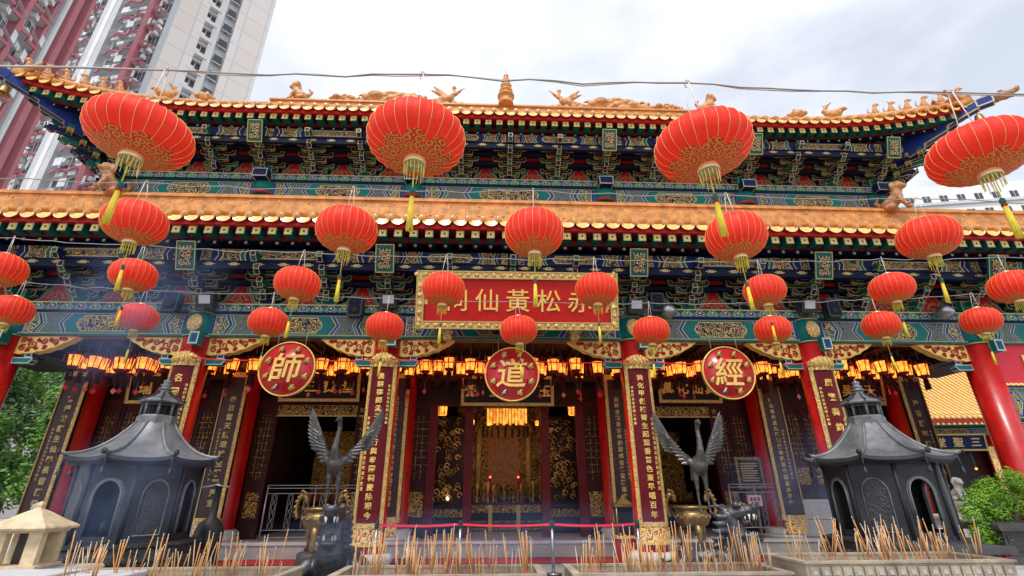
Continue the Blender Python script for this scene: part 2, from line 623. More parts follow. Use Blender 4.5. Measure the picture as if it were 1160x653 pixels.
# lettering from Blender's own font
_tc = {}
def glyph(ch, size, ext, bold):
    k = (ch, round(size, 3), ext, bold)
    if k in _tc:
        return _tc[k]
    c = bpy.data.curves.new('t', 'FONT')
    c.body = ch
    c.size = size
    c.extrude = ext
    c.offset = bold
    c.resolution_u = 2
    c.align_x = 'CENTER'
    c.align_y = 'CENTER'
    o = bpy.data.objects.new('t', c)
    me = o.to_mesh()
    vs = [tuple(v.co) for v in me.vertices]
    fs = [tuple(p.vertices) for p in me.polygons]
    o.to_mesh_clear()
    bpy.data.objects.remove(o)
    bpy.data.curves.remove(c)
    # centre the ink
    xs = [v[0] for v in vs] or [0]; ys = [v[1] for v in vs] or [0]
    cx = (min(xs)+max(xs))/2; cy = (min(ys)+max(ys))/2
    vs = [(x-cx, y-cy, z) for x, y, z in vs]
    _tc[k] = (vs, fs)
    return _tc[k]
def letter(b, ch, x, z, size, y=0, mat='gold', ext=.012, bold=.0, slant=0, sx=1, warp=None, M=None):
    """one standing character facing -Y at (x, z) with its back on plane y"""
    vs, fs = glyph(ch, size, ext, bold)
    o = []
    for a, c, d in vs:
        p = (x+(a*sx+slant*c), y-ext-d, z+c)
        o.append(warp(p) if warp else p)
    b.add(o, fs, mat, M=M)
# ================================================================ GROUND
g = B()
g.quad([(-900, -900, -.02), (900, -900, -.02), (900, 900, -.02), (-900, 900, -.02)], 'paving')
struct('ground', g)

# ================================================================ TEMPLE
CX = [-13.17, -8.33, -3.32, 3.32, 8.33, 13.17]
temple = thing('temple_hall', 'two tiered Chinese temple hall with orange glazed roofs, red columns and painted beams', 'temple')

def flip(seq, L):
    return seq
# ---- painted beam: contiguous strips between mirrored chevron curves
def painted_beam(b, x0, x1, z0, z1, y, style='beam'):
    L = x1-x0; h = z1-z0; xc = (x0+x1)/2; zc = (z0+z1)/2; H = L/2
    # (fraction of the half length, chevron depth) then the material up to the next line
    if style == 'beam':
        seq = [(0, 0, 'teal'), (.40, .20, 'gold_line'), (.412, .20, 'blue'), (.445, .20, 'white_line'), (.453, .20, 'floral'),
               (.69, -.16, 'white_line'), (.698, -.16, 'teal'), (.725, -.16, 'gold_line'), (.735, -.16, 'blue'), (.77, -.16, 'white_line'),
               (.778, -.16, 'scroll_teal'), (.875, 0, 'gold_line'), (.883, 0, 'scroll_blue'), (.94, 0, 'gold_line'), (.948, 0, 'blue'), (.98, 0, 'teal')]
        car = .34
    else:
        seq = [(0, 0, 'navy'), (.44, .12, 'gold_line'), (.45, .12, 'teal_dark'), (.49, .12, 'gold_line'), (.50, .12, 'scroll_frieze'),
               (.68, -.12, 'gold_line'), (.69, -.12, 'navy'), (.73, -.12, 'gold_line'), (.738, -.12, 'navy'), (.81, 0, 'scroll_frieze'), (.90, 0, 'gold_line'), (.91, 0, 'navy')]
        car = .36
    N = 6
    def curve(fr, tip, sgn):
        pts = []
        for i in range(N+1):
            t = i/N
            u = 1-abs(2*t-1)
            pts.append((xc+sgn*(fr*H+tip*(u-(1 if tip < 0 else 0))*(1 if tip > 0 else 1)*h*1.6), z0+h*t))
        return pts
    for sg in (1, -1):
        for k, (fr, tip, m) in enumerate(seq):
            c0 = curve(fr, tip, sg)
            c1 = curve(seq[k+1][0], seq[k+1][1], sg) if k+1 < len(seq) else [(xc+sg*H, z0+h*i/N) for i in range(N+1)]
            for i in range(N):
                q = [(c0[i][0], y, c0[i][1]), (c1[i][0], y, c1[i][1]), (c1[i+1][0], y, c1[i+1][1]), (c0[i+1][0], y, c0[i+1][1])]
                b.quad(q if sg > 0 else q[::-1], m)
    # long cartouche with notched ends
    def cart(hw, hh, dy, m):
        k = hh*.5
        pr = [(-hw, 0), (-hw+k*.5, -hh*.55), (-hw+k, -hh*.6), (-hw+k*1.3, -hh), (hw-k*1.3, -hh), (hw-k, -hh*.6), (hw-k*.5, -hh*.55), (hw, 0),
              (hw-k*.5, hh*.55), (hw-k, hh*.6), (hw-k*1.3, hh), (-hw+k*1.3, hh), (-hw+k, hh*.6), (-hw+k*.5, hh*.55)]
        b.quad([(xc+p[0], y-dy, zc+p[1]) for p in pr], m)
    gl = .022
    cart(car*H, h*.34, .003, 'gold_line')
    cart(car*H-gl*1.5, h*.34-gl, .006, 'scroll_navy' if style == 'beam' else 'scroll_frieze')
    # border lines top and bottom
    for a, c, m in ((z0, z0+.05, 'teal'), (z0+.05, z0+.066, 'gold_line'), (z1-.05, z1, 'blue'), (z1-.066, z1-.05, 'gold_line')):
        if style == 'beam':
            b.quad([(x0, y-.009, a), (x1, y-.009, a), (x1, y-.009, c), (x0, y-.009, c)], m)

# ---- scalloped ruyi strip over the beam
def scallop_mesh(L, h):
    b = B()
    b.box(0, L, -.02, .12, 0, h, 'teal_dark')
    n = max(1, round(L/.36)); st = L/n
    for i in range(n):
        c = (i+.5)*st
        for (dx, dz, r) in ((0, .50, .44), (-.27, .30, .30), (.27, .30, .30)):
            for rr, m, dy in ((1, 'white_line', .024), (.82, 'blue' if i % 2 else 'teal', .027), (.4, 'gold_line', .030)):
                q = []
                for k in range(10):
                    a = 2*PI*k/10
                    q.append((c+dx*st+math.cos(a)*r*h*rr, -dy-abs(dx)*.01, min(h*.99, max(h*.01, dz*h+math.sin(a)*r*h*rr))))
                b.quad(q, m)
    b.quad([(0, -.033, h-.03), (L, -.033, h-.03), (L, -.033, h), (0, -.033, h)], 'gold_line')
    return b

# ---- flame panel between the bracket sets
def flame_panel():
    b = B()
    pr = [(-.52, 0), (.52, 0), (.50, .09), (.36, .16), (.30, .30), (.20, .38), (.15, .56), (.06, .64), (0, .70), (-.06, .64), (-.15, .56), (-.20, .38), (-.30, .30), (-.36, .16), (-.50, .09)]
    for k, (s, m) in enumerate(((1.26, 'teal_dark'), (1.14, 'gold_line'), (1.08, 'teal'), (.98, 'gold_line'), (.93, 'red_paint'))):
        y = -.006*k
        b.prism([(x*s, z*s+.005*k) for x, z in pr], y-.004, y+.01 if k else .03, m, back=False)
    y = -.040
    for dx, dz in ((-.07, .14), (.07, .14), (0, .25)):
        b.lathe([(.05, 0), (.048, .012), (.03, .02)], 'gold_line', 10, Matrix.Translation((dx, y, dz)) @ Matrix.Rotation(PI/2, 4, 'X'))
        b.lathe([(.026, 0), (.02, .012)], 'navy', 8, Matrix.Translation((dx, y-.021, dz)) @ Matrix.Rotation(PI/2, 4, 'X'))
    for a in range(-4, 5):
        t = PI/2+a*.36
        c = Vector((math.cos(t)*.17, 0, .17+math.sin(t)*.16))
        d = Vector((math.cos(t), 0, math.sin(t)))
        e = Vector((-d.z, 0, d.x))
        L = .11 if a % 2 == 0 else .07
        q = [c-e*.018, c+e*.018, c+d*L]
        b.quad([(p.x, y, p.z) for p in q], 'gold_line')
    return b

# ---- bracket set (dougong): arms stepping outward, gold painted edges
def arm_prof(w, h):
    k = h*.9
    e = .12
    return [(-w/2, h*.55), (-w/2+k*.3, h*.15), (-w/2+k*.9, 0), (w/2-k*.9, 0), (w/2-k*.3, h*.15), (w/2, h*.55), (w/2+.02, h*1.35), (w/2-e, h*1.35), (w/2-e-.02, h*.8), (-w/2+e+.02, h*.8), (-w/2+e, h*1.35), (-w/2-.02, h*1.35)]
def block_prof(w, h):
    return [(-w*.36, 0), (w*.36, 0), (w/2, h*.4), (w/2, h), (-w/2, h), (-w/2, h*.4)]
def bracket_mesh(col=False, c1='navy', c2='teal_dark'):
    b = B()
    T = Matrix.Translation
    # big bearing block
    b.outl(block_prof(.42, .20), -.22, .2, c2, M=T((0, 0, 0)))
    steps = 4
    for k in range(steps):
        y = -.10-.30*k
        z = .17+.235*k
        ca, cb = (c1, c2) if k % 2 == 0 else (c2, c1)
        # short arm, blocks, long arm
        W1 = .70+.05*k; W2 = 1.12+.05*k
        b.outl(arm_prof(W1, .14), y-.07, y+.05, ca, wd=.021, M=T((0, 0, z)))
        for x in (-.0,):
            b.outl(block_prof(.15, .085), y-.09, y+.06, cb, wd=.014, M=T((x, 0, z+.13)))
        if k < steps-1:
            b.outl(arm_prof(W2, .14), y-.065, y+.045, ca, wd=.021, M=T((0, 0, z+.215)))
            for x in (0,):
                b.outl(block_prof(.15, .08), y-.085, y+.055, cb, wd=.014, M=T((x, 0, z+.335)))
        # projecting arm with slanting beak
        yo = y-.34
        s = [(yo-.10, z+.02), (yo+.02, z-.10), (yo+.1, z-.02), (.05, z+.0), (.05, z+.15), (yo-.02, z+.15)]
        # profile lies in (y, z): turn the prism so that its depth runs along x
        Mr = Matrix(((0, 1, 0, 0), (1, 0, 0, 0), (0, 0, 1, 0), (0, 0, 0, 1)))
        b.outl([(p[0], p[1]) for p in s], -.075, .075, cb, wd=.016, M=Mr)
        b.obx(-.075, .075, yo-.115, yo-.09, z+.0, z+.15, ca, wd=.018)
    if col:
        # upright crown block over columns
        b.obx(-.22, .22, -.30, -.06, .02, .34, 'teal', wd=.02)
        b.obx(-.14, .14, -1.16, -.9, .62, .80, 'teal', wd=.02)
    return b
BR = bracket_mesh().mesh('bracket_set')
BR2 = bracket_mesh(False, 'teal_dark', 'navy').mesh('bracket_set')
BRC = bracket_mesh(True).mesh('bracket_set')
FP = flame_panel().mesh('flame_panel')

def hang_plaque():
    b = B()
    b.obx(-.24, .24, -.03, .03, -.74, 0, 'teal_dark', wd=.022)
    b.box(-.15, .15, -.05, -.03, -.64, -.12, 'scroll_navy')
    return b
HP = hang_plaque().mesh('hanging_plaque')

def tier(Y0, zb, xs, xe, depth_beam, ov, rise=0, flare=0, s0=99, beams=True):
    """one storey's beam, brackets, frieze and front eave; Y0 wall plane, zb beam top"""
    allx = [-xe]+xs+[xe] if xe > xs[-1]+.5 else xs
    # beam and scallop
    for a, c in zip(allx[:-1], allx[1:]):
        b = B()
        a2 = a+(.30 if a in xs else 0); c2 = c-(.30 if c in xs else 0)
        b.box(a2, c2, Y0-.19, Y0+.19, zb-depth_beam, zb, 'navy')
        painted_beam(b, a2, c2, zb-depth_beam, zb, Y0-.194, 'beam')
        # underside stripes
        for q in range(3):
            b.quad([(a2, Y0-.18+q*.13, zb-depth_beam-.004), (a2, Y0-.15+q*.13, zb-depth_beam-.004), (c2, Y0-.15+q*.13, zb-depth_beam-.004), (c2, Y0-.18+q*.13, zb-depth_beam-.004)], 'gold_line')
        put('painted_beam', b, temple)
    sc = scallop_mesh(2*xe, .22)
    put('scallop_band', sc, temple, (-xe, Y0-.30, zb+.003))
    # dark wall behind the brackets with a red strip
    b = B()
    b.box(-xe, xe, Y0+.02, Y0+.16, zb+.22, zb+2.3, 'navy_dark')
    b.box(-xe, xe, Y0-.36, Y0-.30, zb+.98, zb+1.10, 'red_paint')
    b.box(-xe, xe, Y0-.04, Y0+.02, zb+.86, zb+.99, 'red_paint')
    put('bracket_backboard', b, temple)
    # stepped soffit boards between the brackets
    b = B()
    for k in range(3):
        yy = Y0-.38-.3*k
        zz = zb+.74+.235*k
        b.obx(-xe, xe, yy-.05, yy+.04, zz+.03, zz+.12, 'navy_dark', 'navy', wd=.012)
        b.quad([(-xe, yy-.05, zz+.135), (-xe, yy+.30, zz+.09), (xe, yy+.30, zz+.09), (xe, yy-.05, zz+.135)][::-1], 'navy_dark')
    put('bracket_rail', b, temple)
    # frieze beam and cloud beam
    b = B()
    zf0, zf1 = zb+1.08, zb+1.42
    b.box(-xe, xe, Y0-1.20, Y0-1.02, zf0, zf1, 'navy')
    nb = []
    for a, c in zip(allx[:-1], allx[1:]):
        n = 2 if c-a > 6 else 1
        for i in range(n):
            nb.append((a+(c-a)*i/n, a+(c-a)*(i+1)/n))
    for a, c in nb:
        painted_beam(b, a, c, zf0, zf1, Y0-1.204, 'frieze')
    put('eave_frieze', b, temple)
    b = B()
    b.obx(-xe, xe, Y0-1.17, Y0-1.04, zb+.88, zb+1.07, 'navy_dark', 'navy', wd=.02)
    n = int(2*xe/.62)
    for i in range(n):
        x = -xe+(i+.5)*2*xe/n
        for dx, dz, w2 in ((0, .12, .16), (0, .09, .10), (0, .15, .08)):
            b.quad([(x-w2, Y0-1.174, zb+.88+dz-.012), (x+w2, Y0-1.174, zb+.88+dz-.012), (x+w2*.8, Y0-1.174, zb+.88+dz+.012), (x-w2*.8, Y0-1.174, zb+.88+dz+.012)], 'gold_line')
    put('cloud_beam', b, temple)
    # bracket sets and flame panels
    pos = []
    for a, c in zip(xs[:-1], xs[1:]):
        n = round((c-a)/1.66)
        pos += [(a+(c-a)*i/n, i == 0) for i in range(n)]
    pos.append((xs[-1], True))
    k = 1
    while xs[-1]+1.66*k < xe-.3:
        pos = [(xs[0]-1.66*k, False)]+pos+[(xs[-1]+1.66*k, False)]
        k += 1
    for i, (x, iscol) in enumerate(pos):
        put('bracket_set', BRC if iscol else (BR if i % 2 else BR2), temple, (x, Y0-.02, zb+.23))
        if iscol:
            put('hanging_plaque', HP, temple, (x, Y0-1.55, zb+1.45), (R(20), 0, 0))
        if i+1 < len(pos):
            put('flame_panel', FP, temple, ((x+pos[i+1][0])/2, Y0-.045, zb+.23))
    return pos

def eave(W, L, Lw, ov, z0, rise, flare, s0, sp=.395, name='', tiles=True):
    """W(s, t, z) -> world. rafters, boards and edge tiles along one side"""
    def cur(s):
        a = max(0, (abs(s)-s0)/max(.01, L-s0))
        return rise*a**2.1, flare*a**2.1
    n = int(2*L/sp)
    sp = 2*L/n
    b = B()
    bt = B()
    for i in range(n):
        s = -L+(i+.5)*sp
        dz, fl = cur(s)
        te = ov+fl
        diag = max(.9, (abs(s)-Lw)*1.0)
        fan = max(0, abs(s)-Lw+.9)*.12*(1 if s > 0 else -1)
        def P(ds, t, z):
            return W(s+ds, t, z0+dz+z)
        # flying rafter (square): runs back and up
        ti = max(te-.95, min(diag, te-.12))
        def rafter(hw, t0, t1, zz0, zz1, sl, m, me):
            up = (t0-t1)*sl
            v = [P(-hw, t0, zz0), P(hw, t0, zz0), P(hw, t0, zz1), P(-hw, t0, zz1), P(-hw-fan, t1, zz0+up), P(hw-fan, t1, zz0+up), P(hw-fan, t1, zz1+up), P(-hw-fan, t1, zz1+up)]
            b.add(v, [(3, 2, 6, 7), (0, 4, 5, 1), (0, 3, 7, 4), (1, 5, 6, 2)], m)
            b.add(v[:4], [(0, 1, 2, 3)], me)
            q = [P(-hw*.62, t0+.004, zz0+.03), P(hw*.62, t0+.004, zz0+.03), P(hw*.62, t0+.004, zz1-.03), P(-hw*.62, t0+.004, zz1-.03)]
            b.add(q, [(0, 1, 2, 3)], 'gold_pale')
            q = [P(-hw*.30, t0+.008, zz0+.065), P(hw*.30, t0+.008, zz0+.065), P(hw*.30, t0+.008, zz1-.065), P(-hw*.30, t0+.008, zz1-.065)]
            b.add(q, [(0, 1, 2, 3)], 'teal')
        rafter(.10, te-.10, ti, 1.55, 1.75, .10, 'teal_dark', 'gold_line')
        # round rafter
        t0 = te-.48
        t1 = max(.95, min(t0-.08, diag))
        if t0-t1 > .05:
            vs = []
            for q, (tt, zz) in enumerate(((t0, 1.50), (t1, 1.50+(t0-t1)*.32))):
                for k in range(8):
                    a = 2*PI*k/8
                    vs.append(P(math.cos(a)*.07-(fan if q else 0), tt, zz+math.sin(a)*.07))
            b.add(vs, [(k, k+8, (k+1) % 8+8, (k+1) % 8) for k in range(8)], 'navy', True)
            b.add(vs[:8], [tuple(range(8))], 'navy')
            q = [P(math.cos(2*PI*k/8)*.04, t0+.006, 1.50+math.sin(2*PI*k/8)*.04) for k in range(8)]
            b.add(q, [tuple(range(8))], 'gold_line')
    # boards along s
    m = max(8, int(2*L/.4))
    bo = B()
    def strip(f0, f1, mat):
        """f(s)->(t,z)"""
        vs = []
        for i in range(m+1):
            s = -L+2*L*i/m
            dz, fl = cur(s)
            for f in (f0, f1):
                t, z = f(s, ov+fl)
                vs.append(W(s, t, z0+dz+z))
        bo.add(vs, [(2*i, 2*i+2, 2*i+3, 2*i+1) for i in range(m)], mat, False)
    dg_ = lambda s: max(.9, abs(s)-Lw)
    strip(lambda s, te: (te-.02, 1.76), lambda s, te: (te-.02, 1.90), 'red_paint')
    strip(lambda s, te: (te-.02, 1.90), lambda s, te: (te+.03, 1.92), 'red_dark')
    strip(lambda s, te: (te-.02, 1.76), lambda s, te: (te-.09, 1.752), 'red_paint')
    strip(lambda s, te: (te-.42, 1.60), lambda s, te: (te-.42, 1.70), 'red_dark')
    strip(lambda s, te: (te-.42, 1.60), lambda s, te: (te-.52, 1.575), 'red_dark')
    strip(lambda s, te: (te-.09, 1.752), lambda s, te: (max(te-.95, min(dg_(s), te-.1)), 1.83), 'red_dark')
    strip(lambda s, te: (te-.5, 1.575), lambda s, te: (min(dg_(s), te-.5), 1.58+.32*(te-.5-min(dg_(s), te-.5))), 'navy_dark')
    # tiles
    for i in range(n+1):
        s = -L+i*sp
        dz, fl = cur(s)
        te = ov+fl
        def P(ds, t, z):
            return W(s+ds, t, z0+dz+z)
        # barrel with round cap
        vs = []
        for tt, zz in ((te+.07, 2.03), (te-.75, 2.03+.82*.55)):
            for k in range(10):
                a = 2*PI*k/10
                vs.append(P(math.cos(a)*.095, tt, zz+math.sin(a)*.095))
        bt.add(vs, [(k, k+10, (k+1) % 10+10, (k+1) % 10) for k in range(10)], 'tile', True)
        bt.add(vs[:10], [tuple(range(10))], 'tile')
        q = [P(math.cos(2*PI*k/10)*.06, te+.082, 2.03+math.sin(2*PI*k/10)*.06) for k in range(10)]
        bt.add(q+[P(0, te+.10, 2.03)], [(k, (k+1) % 10, 10) for k in range(10)], 'tile', True)
        if i % 2 == 0:
            vs = [P(math.cos(2*PI*k/6)*.028, te-.04+math.sin(2*PI*k/6)*.028, 2.13) for k in range(6)]+[P(0, te-.04, 2.24)]
            bt.add(vs, [(k, (k+1) % 6, 6) for k in range(6)], 'tile_light', True)
        # drip tile between barrels: curved tongue
        if i < n:
            cs = sp/2
            vs = []
            nn = 9
            for k in range(nn):
                a = -1+2*k/(nn-1)
                x = cs+a*sp*.53
                zt = 2.03-.05*(1-a*a)
                zb_ = 2.00-.20*math.sqrt(max(0, 1-a*a))
                vs += [P(x, te+.03, zt), P(x, te+.08, zb_), P(x, te-.6, zt+.30)]
            for k in range(nn-1):
                bt.add([vs[3*k], vs[3*k+1], vs[3*k+4], vs[3*k+3]], [(0, 1, 2, 3)], 'tile_light', True)
                bt.add([vs[3*k+1], vs[3*k+2], vs[3*k+5], vs[3*k+4]], [(0, 1, 2, 3)], 'tile', True)
                bt.add([vs[3*k], vs[3*k+3], vs[3*k+5], vs[3*k+2]], [(0, 1, 2, 3)], 'tile', True)
    put('rafter_row', b, temple)
    put('eave_board', bo, temple)
    put('edge_tiles', bt, temple)

def slope(W, L, Lr, ov, tr, z0, zr, rise, flare, s0, sp=.395, a=.72):
    """tiled roof slope from the eave up to the ridge, cut at the hips"""
    b = B()
    n = int(2*L/sp); sp = 2*L/n
    res = 4; NU = 8
    cols = n*res+1
    vs = []
    for i in range(cols):
        s = -L+2*L*i/(cols-1)
        q = max(0, (abs(s)-s0)/max(.01, L-s0))
        dz = rise*q**2.1; fl = flare*q**2.1
        te = ov+fl
        # hip: t limit
        if abs(s) > Lr:
            tm = tr+(abs(s)-Lr)/(L-Lr)*(te-tr)
        else:
            tm = tr
        bump = .075*abs(math.cos(PI*(s+L)/sp))
        for u in range(NU+1):
            t = te+(tm-te)*u/NU
            uu = (te-t)/(te-tr)
            z = z0+1.95+(zr-z0-1.95)*(a*uu+(1-a)*uu*uu)+dz*(1-uu)**2
            vs.append(W(s, t, z+bump))
    fs = []
    for i in range(cols-1):
        for u in range(NU):
            k = i*(NU+1)+u
            fs.append((k, k+NU+1, k+NU+2, k+1))
    b.add(vs, fs, 'tile', True)
    put('roof_slope', b, temple)

# ---- lower tier
ZB1 = 6.10
XE1 = 17.0
tier(0, ZB1, CX, XE1, .66, 1.9)
eave(lambda s, t, z: (s, -t, z), 18.2, 99, 1.9, ZB1, 0, 0, 99)
slope(lambda s, t, z: (s, -t, z), 18.2, 18.2, 1.9, -1.3, ZB1, 10.25, 0, 0, 99)
b = B()
for y0, y1, z0, z1 in ((.90, 1.31, 9.95, 10.20), (.96, 1.31, 10.20, 10.26), (1.0, 1.31, 10.26, 10.52), (.94, 1.31, 10.52, 10.60), (1.04, 1.31, 10.60, 10.70)):
    b.box(-18.2, 18.2, y0, y1, z0, z1, 'ridge_glaze')
for i in range(40):
    x = -18.2+i*.93
    b.box(x, x+.014, .892, .900, 9.98, 10.19, 'brown_glaze')
    b.box(x+.3, x+.312, .994, 1.0, 10.27, 10.51, 'brown_glaze')
    b.ball((x+.45, .98, 10.40), .03, 'tile_light', seg=6, rings=4)
put('roof_band', b, temple)
# roof behind the wings of the lower tier
for sg in (-1, 1):
    b = B()
    x0, x1 = sorted((sg*15.3, sg*18.2))
    b.quad([(x0, 1.3, 10.7), (x1, 1.3, 10.7), (x1, 5.5, 8.2), (x0, 5.5, 8.2)], 'tile')
    put('rear_slope', b, temple)

# ---- upper tier
Y2, ZB2 = 1.5, 11.41
XW = 13.75
tier(Y2, ZB2, CX[:1]+CX[1:], XW, .66, 1.6)
EL, RISE, FLARE, S0 = 15.8, .55, .5, 9.5
OV2 = 1.62
YC = 4.0+.0
TRF = -(YC-Y2)             # ridge line in front frame
eave(lambda s, t, z: (s, Y2-t, z), EL, XW, OV2, ZB2, RISE, FLARE, S0, .37)
ZR = 17.12
slope(lambda s, t, z: (s, Y2-t, z), EL, 10.2, OV2, TRF, ZB2, ZR, RISE, FLARE, S0, .37)
# back slope and ends
slope(lambda s, t, z: (-s, 2*YC-Y2+t, z), EL, 10.2, OV2, TRF, ZB2, ZR, RISE, FLARE, S0, .37)
SD = YC-Y2                 # half depth of the wall box
for sg in (-1, 1):
    Wf = (lambda sg: lambda s, t, z: (sg*(XW+t), YC+sg*s, z))(sg)
    LE = SD+OV2+(EL-XW-OV2)
    eave(Wf, SD+EL-XW, SD, OV2, ZB2, RISE, FLARE, SD-1.5, .37)
    slope(Wf, SD+EL-XW, .05, OV2, -(XW-10.2), ZB2, ZR, RISE, FLARE, SD-1.5, .37)
    # side wall brackets and beam
    b = B()
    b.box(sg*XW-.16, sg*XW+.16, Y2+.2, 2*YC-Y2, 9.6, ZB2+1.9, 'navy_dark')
    b.box(sg*(XW+.17)-.02, sg*(XW+.17)+.02, Y2, 2*YC-Y2, ZB2-.6, ZB2, 'teal')
    put('side_wall', b, temple)
    for yy in (Y2, Y2+1.66, Y2+3.3, Y2+5.0):
        o = put('bracket_set', BR2, temple, (sg*(XW-.0), yy, ZB2+.23), (0, 0, PI/2*sg))
    # corner bracket at 45 degrees, larger
    o = put('corner_bracket', BR, temple, (sg*(XW-.1), Y2+.05, ZB2+.2), (0, 0, PI/4*sg))
    o.scale = (1, 1.35, 1.05)
b = B()
b.box(-XW, XW, 6.4, 6.6, 9.6, ZB2+1.9, 'navy_dark')
b.box(-XW, XW, Y2+.2, 6.4, 9.7, 9.9, 'dark_wood')
put('upper_body', b, temple)
# upper storey: painted head of each column, blue beam end above it
for x in CX:
    b = B()
    b.lathe([(.34, 0), (.34, .9)], 'teal', 20)
    b.lathe([(.37, .02), (.37, .10)], 'red_paint', 20)
    put('column_head', b, temple, (x, Y2-.02, 10.86))
    b = B()
    b.obx(-.24, .24, -.62, -.2, 0, .30, 'navy', 'white_line', .022)
    put('beam_end', b, temple, (x, Y2, 11.35))

# ---- main ridge, hips and corner beams
b = B()
for y0, y1, z0, z1, m in ((-.28, .28, 16.9, 17.10, 'ridge_glaze'), (-.2, .2, 17.10, 17.38, 'ridge_glaze'), (-.27, .27, 17.38, 17.46, 'tile'), (-.16, .16, 17.46, 17.54, 'ridge_glaze')):
    b.box(-10.3, 10.3, YC+y0, YC+y1, z0, z1, m)
ridge = put('main_ridge', b, temple)

def hip_pt(sg, u, t):
    """point along the front hip, u 0 at the tip, 1 at the ridge"""
    te = OV2+FLARE
    x = EL+(10.2-EL)*u
    y = Y2-te+(YC-(Y2-te))*u
    q = max(0, (x-S0)/(EL-S0))
    z = ZB2+1.95+(ZR-ZB2-1.95)*(.72*u+.28*u*u)+RISE*(q**2.1)*(1-u)**2
    return Vector((sg*x, y, z+t))
def figure_mesh(kind):
    """little seated roof beasts and riders"""
    r = random.Random(kind)
    p = [('b', (0, 0, .12), .13, (1, .8, .9)), ('t', [(0, 0, .12), (.03, 0, .26), (.06, 0, .38)], [.11, .085, .06]),
         ('b', (.09, 0, .44), .085, (1.15, .85, .95)), ('t', [(.12, 0, .43), (.20, 0, .41)], [.05, .035]),
         ('t', [(.06, .05, .25), (.13, .06, .06)], [.04, .03]), ('t', [(.06, -.05, .25), (.13, -.06, .06)], [.04, .03]),
         ('t', [(-.10, 0, .12), (-.20, 0, .25), (-.16, 0, .36+.05*r.random())], [.045, .035, .02])]
    if kind % 2:
        p.append(('t', [(.04, 0, .50), (-.04, 0, .60)], [.03, .015]))
    return organic(p, 'ornament_glaze', .022, 3)
FIG = [figure_mesh(i) for i in range(3)]
def chiwen():
    p = [('b', (0, 0, .22), .26, (1.2, .8, .8)), ('t', [(.1, 0, .25), (-.22, 0, .35), (-.36, 0, .62), (-.22, 0, .86), (-.02, 0, .96)], [.2, .19, .13, .08, .03]),
         ('t', [(.12, 0, .3), (.36, 0, .34), (.46, 0, .28)], [.16, .11, .06]), ('t', [(-.24, 0, .84), (-.40, 0, .98)], [.06, .02])]
    return organic(p, 'ornament_glaze', .03, 3)
CHI = chiwen()
def lion_head():
    p = [('b', (0, 0, .22), .26, (1, .9, .9)), ('b', (.2, 0, .16), .16, (1, .9, .8)), ('b', (-.2, 0, .28), .2, (1, 1, 1.1)), ('b', (-.1, .12, .48), .07, (1, 1, 1)), ('b', (-.1, -.12, .48), .07, (1, 1, 1)),
         ('t', [(-.2, 0, .3), (-.42, 0, .46)], [.12, .05])]
    for k in range(12):
        a = k*.52
        p.append(('b', (-.1+.0*k, math.cos(a)*.2, .25+math.sin(a)*.2), .07, (1, 1, 1)))
    return organic(p, 'ornament_glaze', .03, 2, .02, 6)
LH = lion_head()
for sg in (-1, 1):
    b = B()
    pts = [hip_pt(sg, u/10, .02) for u in range(11)]
    pts[0] = pts[0]+Vector((sg*.05, -.05, 0))
    for rr, dz in ((.13, .10), (.15, .0), (.10, .22)):
        b.tube([p+Vector((0, 0, dz)) for p in pts], rr, 'ridge_glaze', 8)
    hip = put('hip_ridge', b, temple)
    for k in range(6):
        p = hip_pt(sg, .03+k*.062, .26)
        put('ridge_beast', FIG[k % 3], hip, p, (0, 0, R(-40) if sg > 0 else R(-140))).scale = (.95, .8, 1.0)
    put('ridge_fish', CHI, hip, hip_pt(sg, .50, .26), (0, 0, R(-45) if sg > 0 else R(-135))).scale = (.85,)*3
    put('ridge_mask', LH, hip, hip_pt(sg, .66, .30), (0, 0, R(-45) if sg > 0 else R(-135))).scale = (.9,)*3
    # corner beam under the hip, stepped and edged in gold
    inn = Vector((sg*(XW-.2), Y2+.1, ZB2+1.25))
    tip = hip_pt(sg, 0, -.32)+Vector((sg*.10, -.10, 0))
    d = tip-inn
    yaw = math.atan2(d.y, d.x)
    Lh = math.hypot(d.x, d.y)
    b = B()
    pr = [(-.3, -.45), (Lh*.30, d.z*.15-.42), (Lh*.31, d.z*.2-.28), (Lh*.50, d.z*.38-.26), (Lh*.51, d.z*.42-.12), (Lh*.72, d.z*.66-.12), (Lh*.73, d.z*.7+.0), (Lh, d.z-.04), (Lh+.10, d.z+.12), (Lh, d.z+.28), (Lh*.5, d.z*.52+.40), (-.3, .45)]
    b.outl(pr, -.13, .13, 'blue', 'gold_line', .035)
    b.obx(Lh-.05, Lh+.40, -.15, .15, d.z+.0, d.z+.32, 'blue', 'white_line', .04)
    cb = put('corner_beam', b, temple, inn, (0, 0, yaw))
    pd = [('b', (.18, 0, 0), .17, (1.1, .85, .9)), ('t', [(.1, 0, 0), (.42, 0, .02), (.60, 0, .05)], [.17, .12, .07]), ('t', [(.2, 0, -.08), (.45, 0, -.14)], [.1, .05]),
          ('b', (.60, 0, .09), .07, (1, 1, 1)), ('b', (.2, .1, .13), .06, (1, 1, 1)), ('b', (.2, -.1, .13), .06, (1, 1, 1)), ('t', [(.0, 0, .12), (-.2, 0, .24)], [.07, .03])]
    put('dragon_head', organic(pd, 'brown_glaze', .025, 2, .02, 9), cb, (Lh+.40, 0, d.z+.17))
    # bell
    b = B()
    b.lathe([(.02, .30), (.05, .29), (.10, .24), (.125, .12), (.15, .02), (.19, -.03), (.175, -.03), (.13, .03), (.0, .2)], 'brass', 18)
    b.tube([(0, 0, .28), (0, 0, .42)], .012, 'brass', 6)
    b.ball((0, 0, -.02), .04, 'brass', seg=8, rings=5)
    put('corner_bell', b, cb, (Lh-.10, 0, d.z-.48))

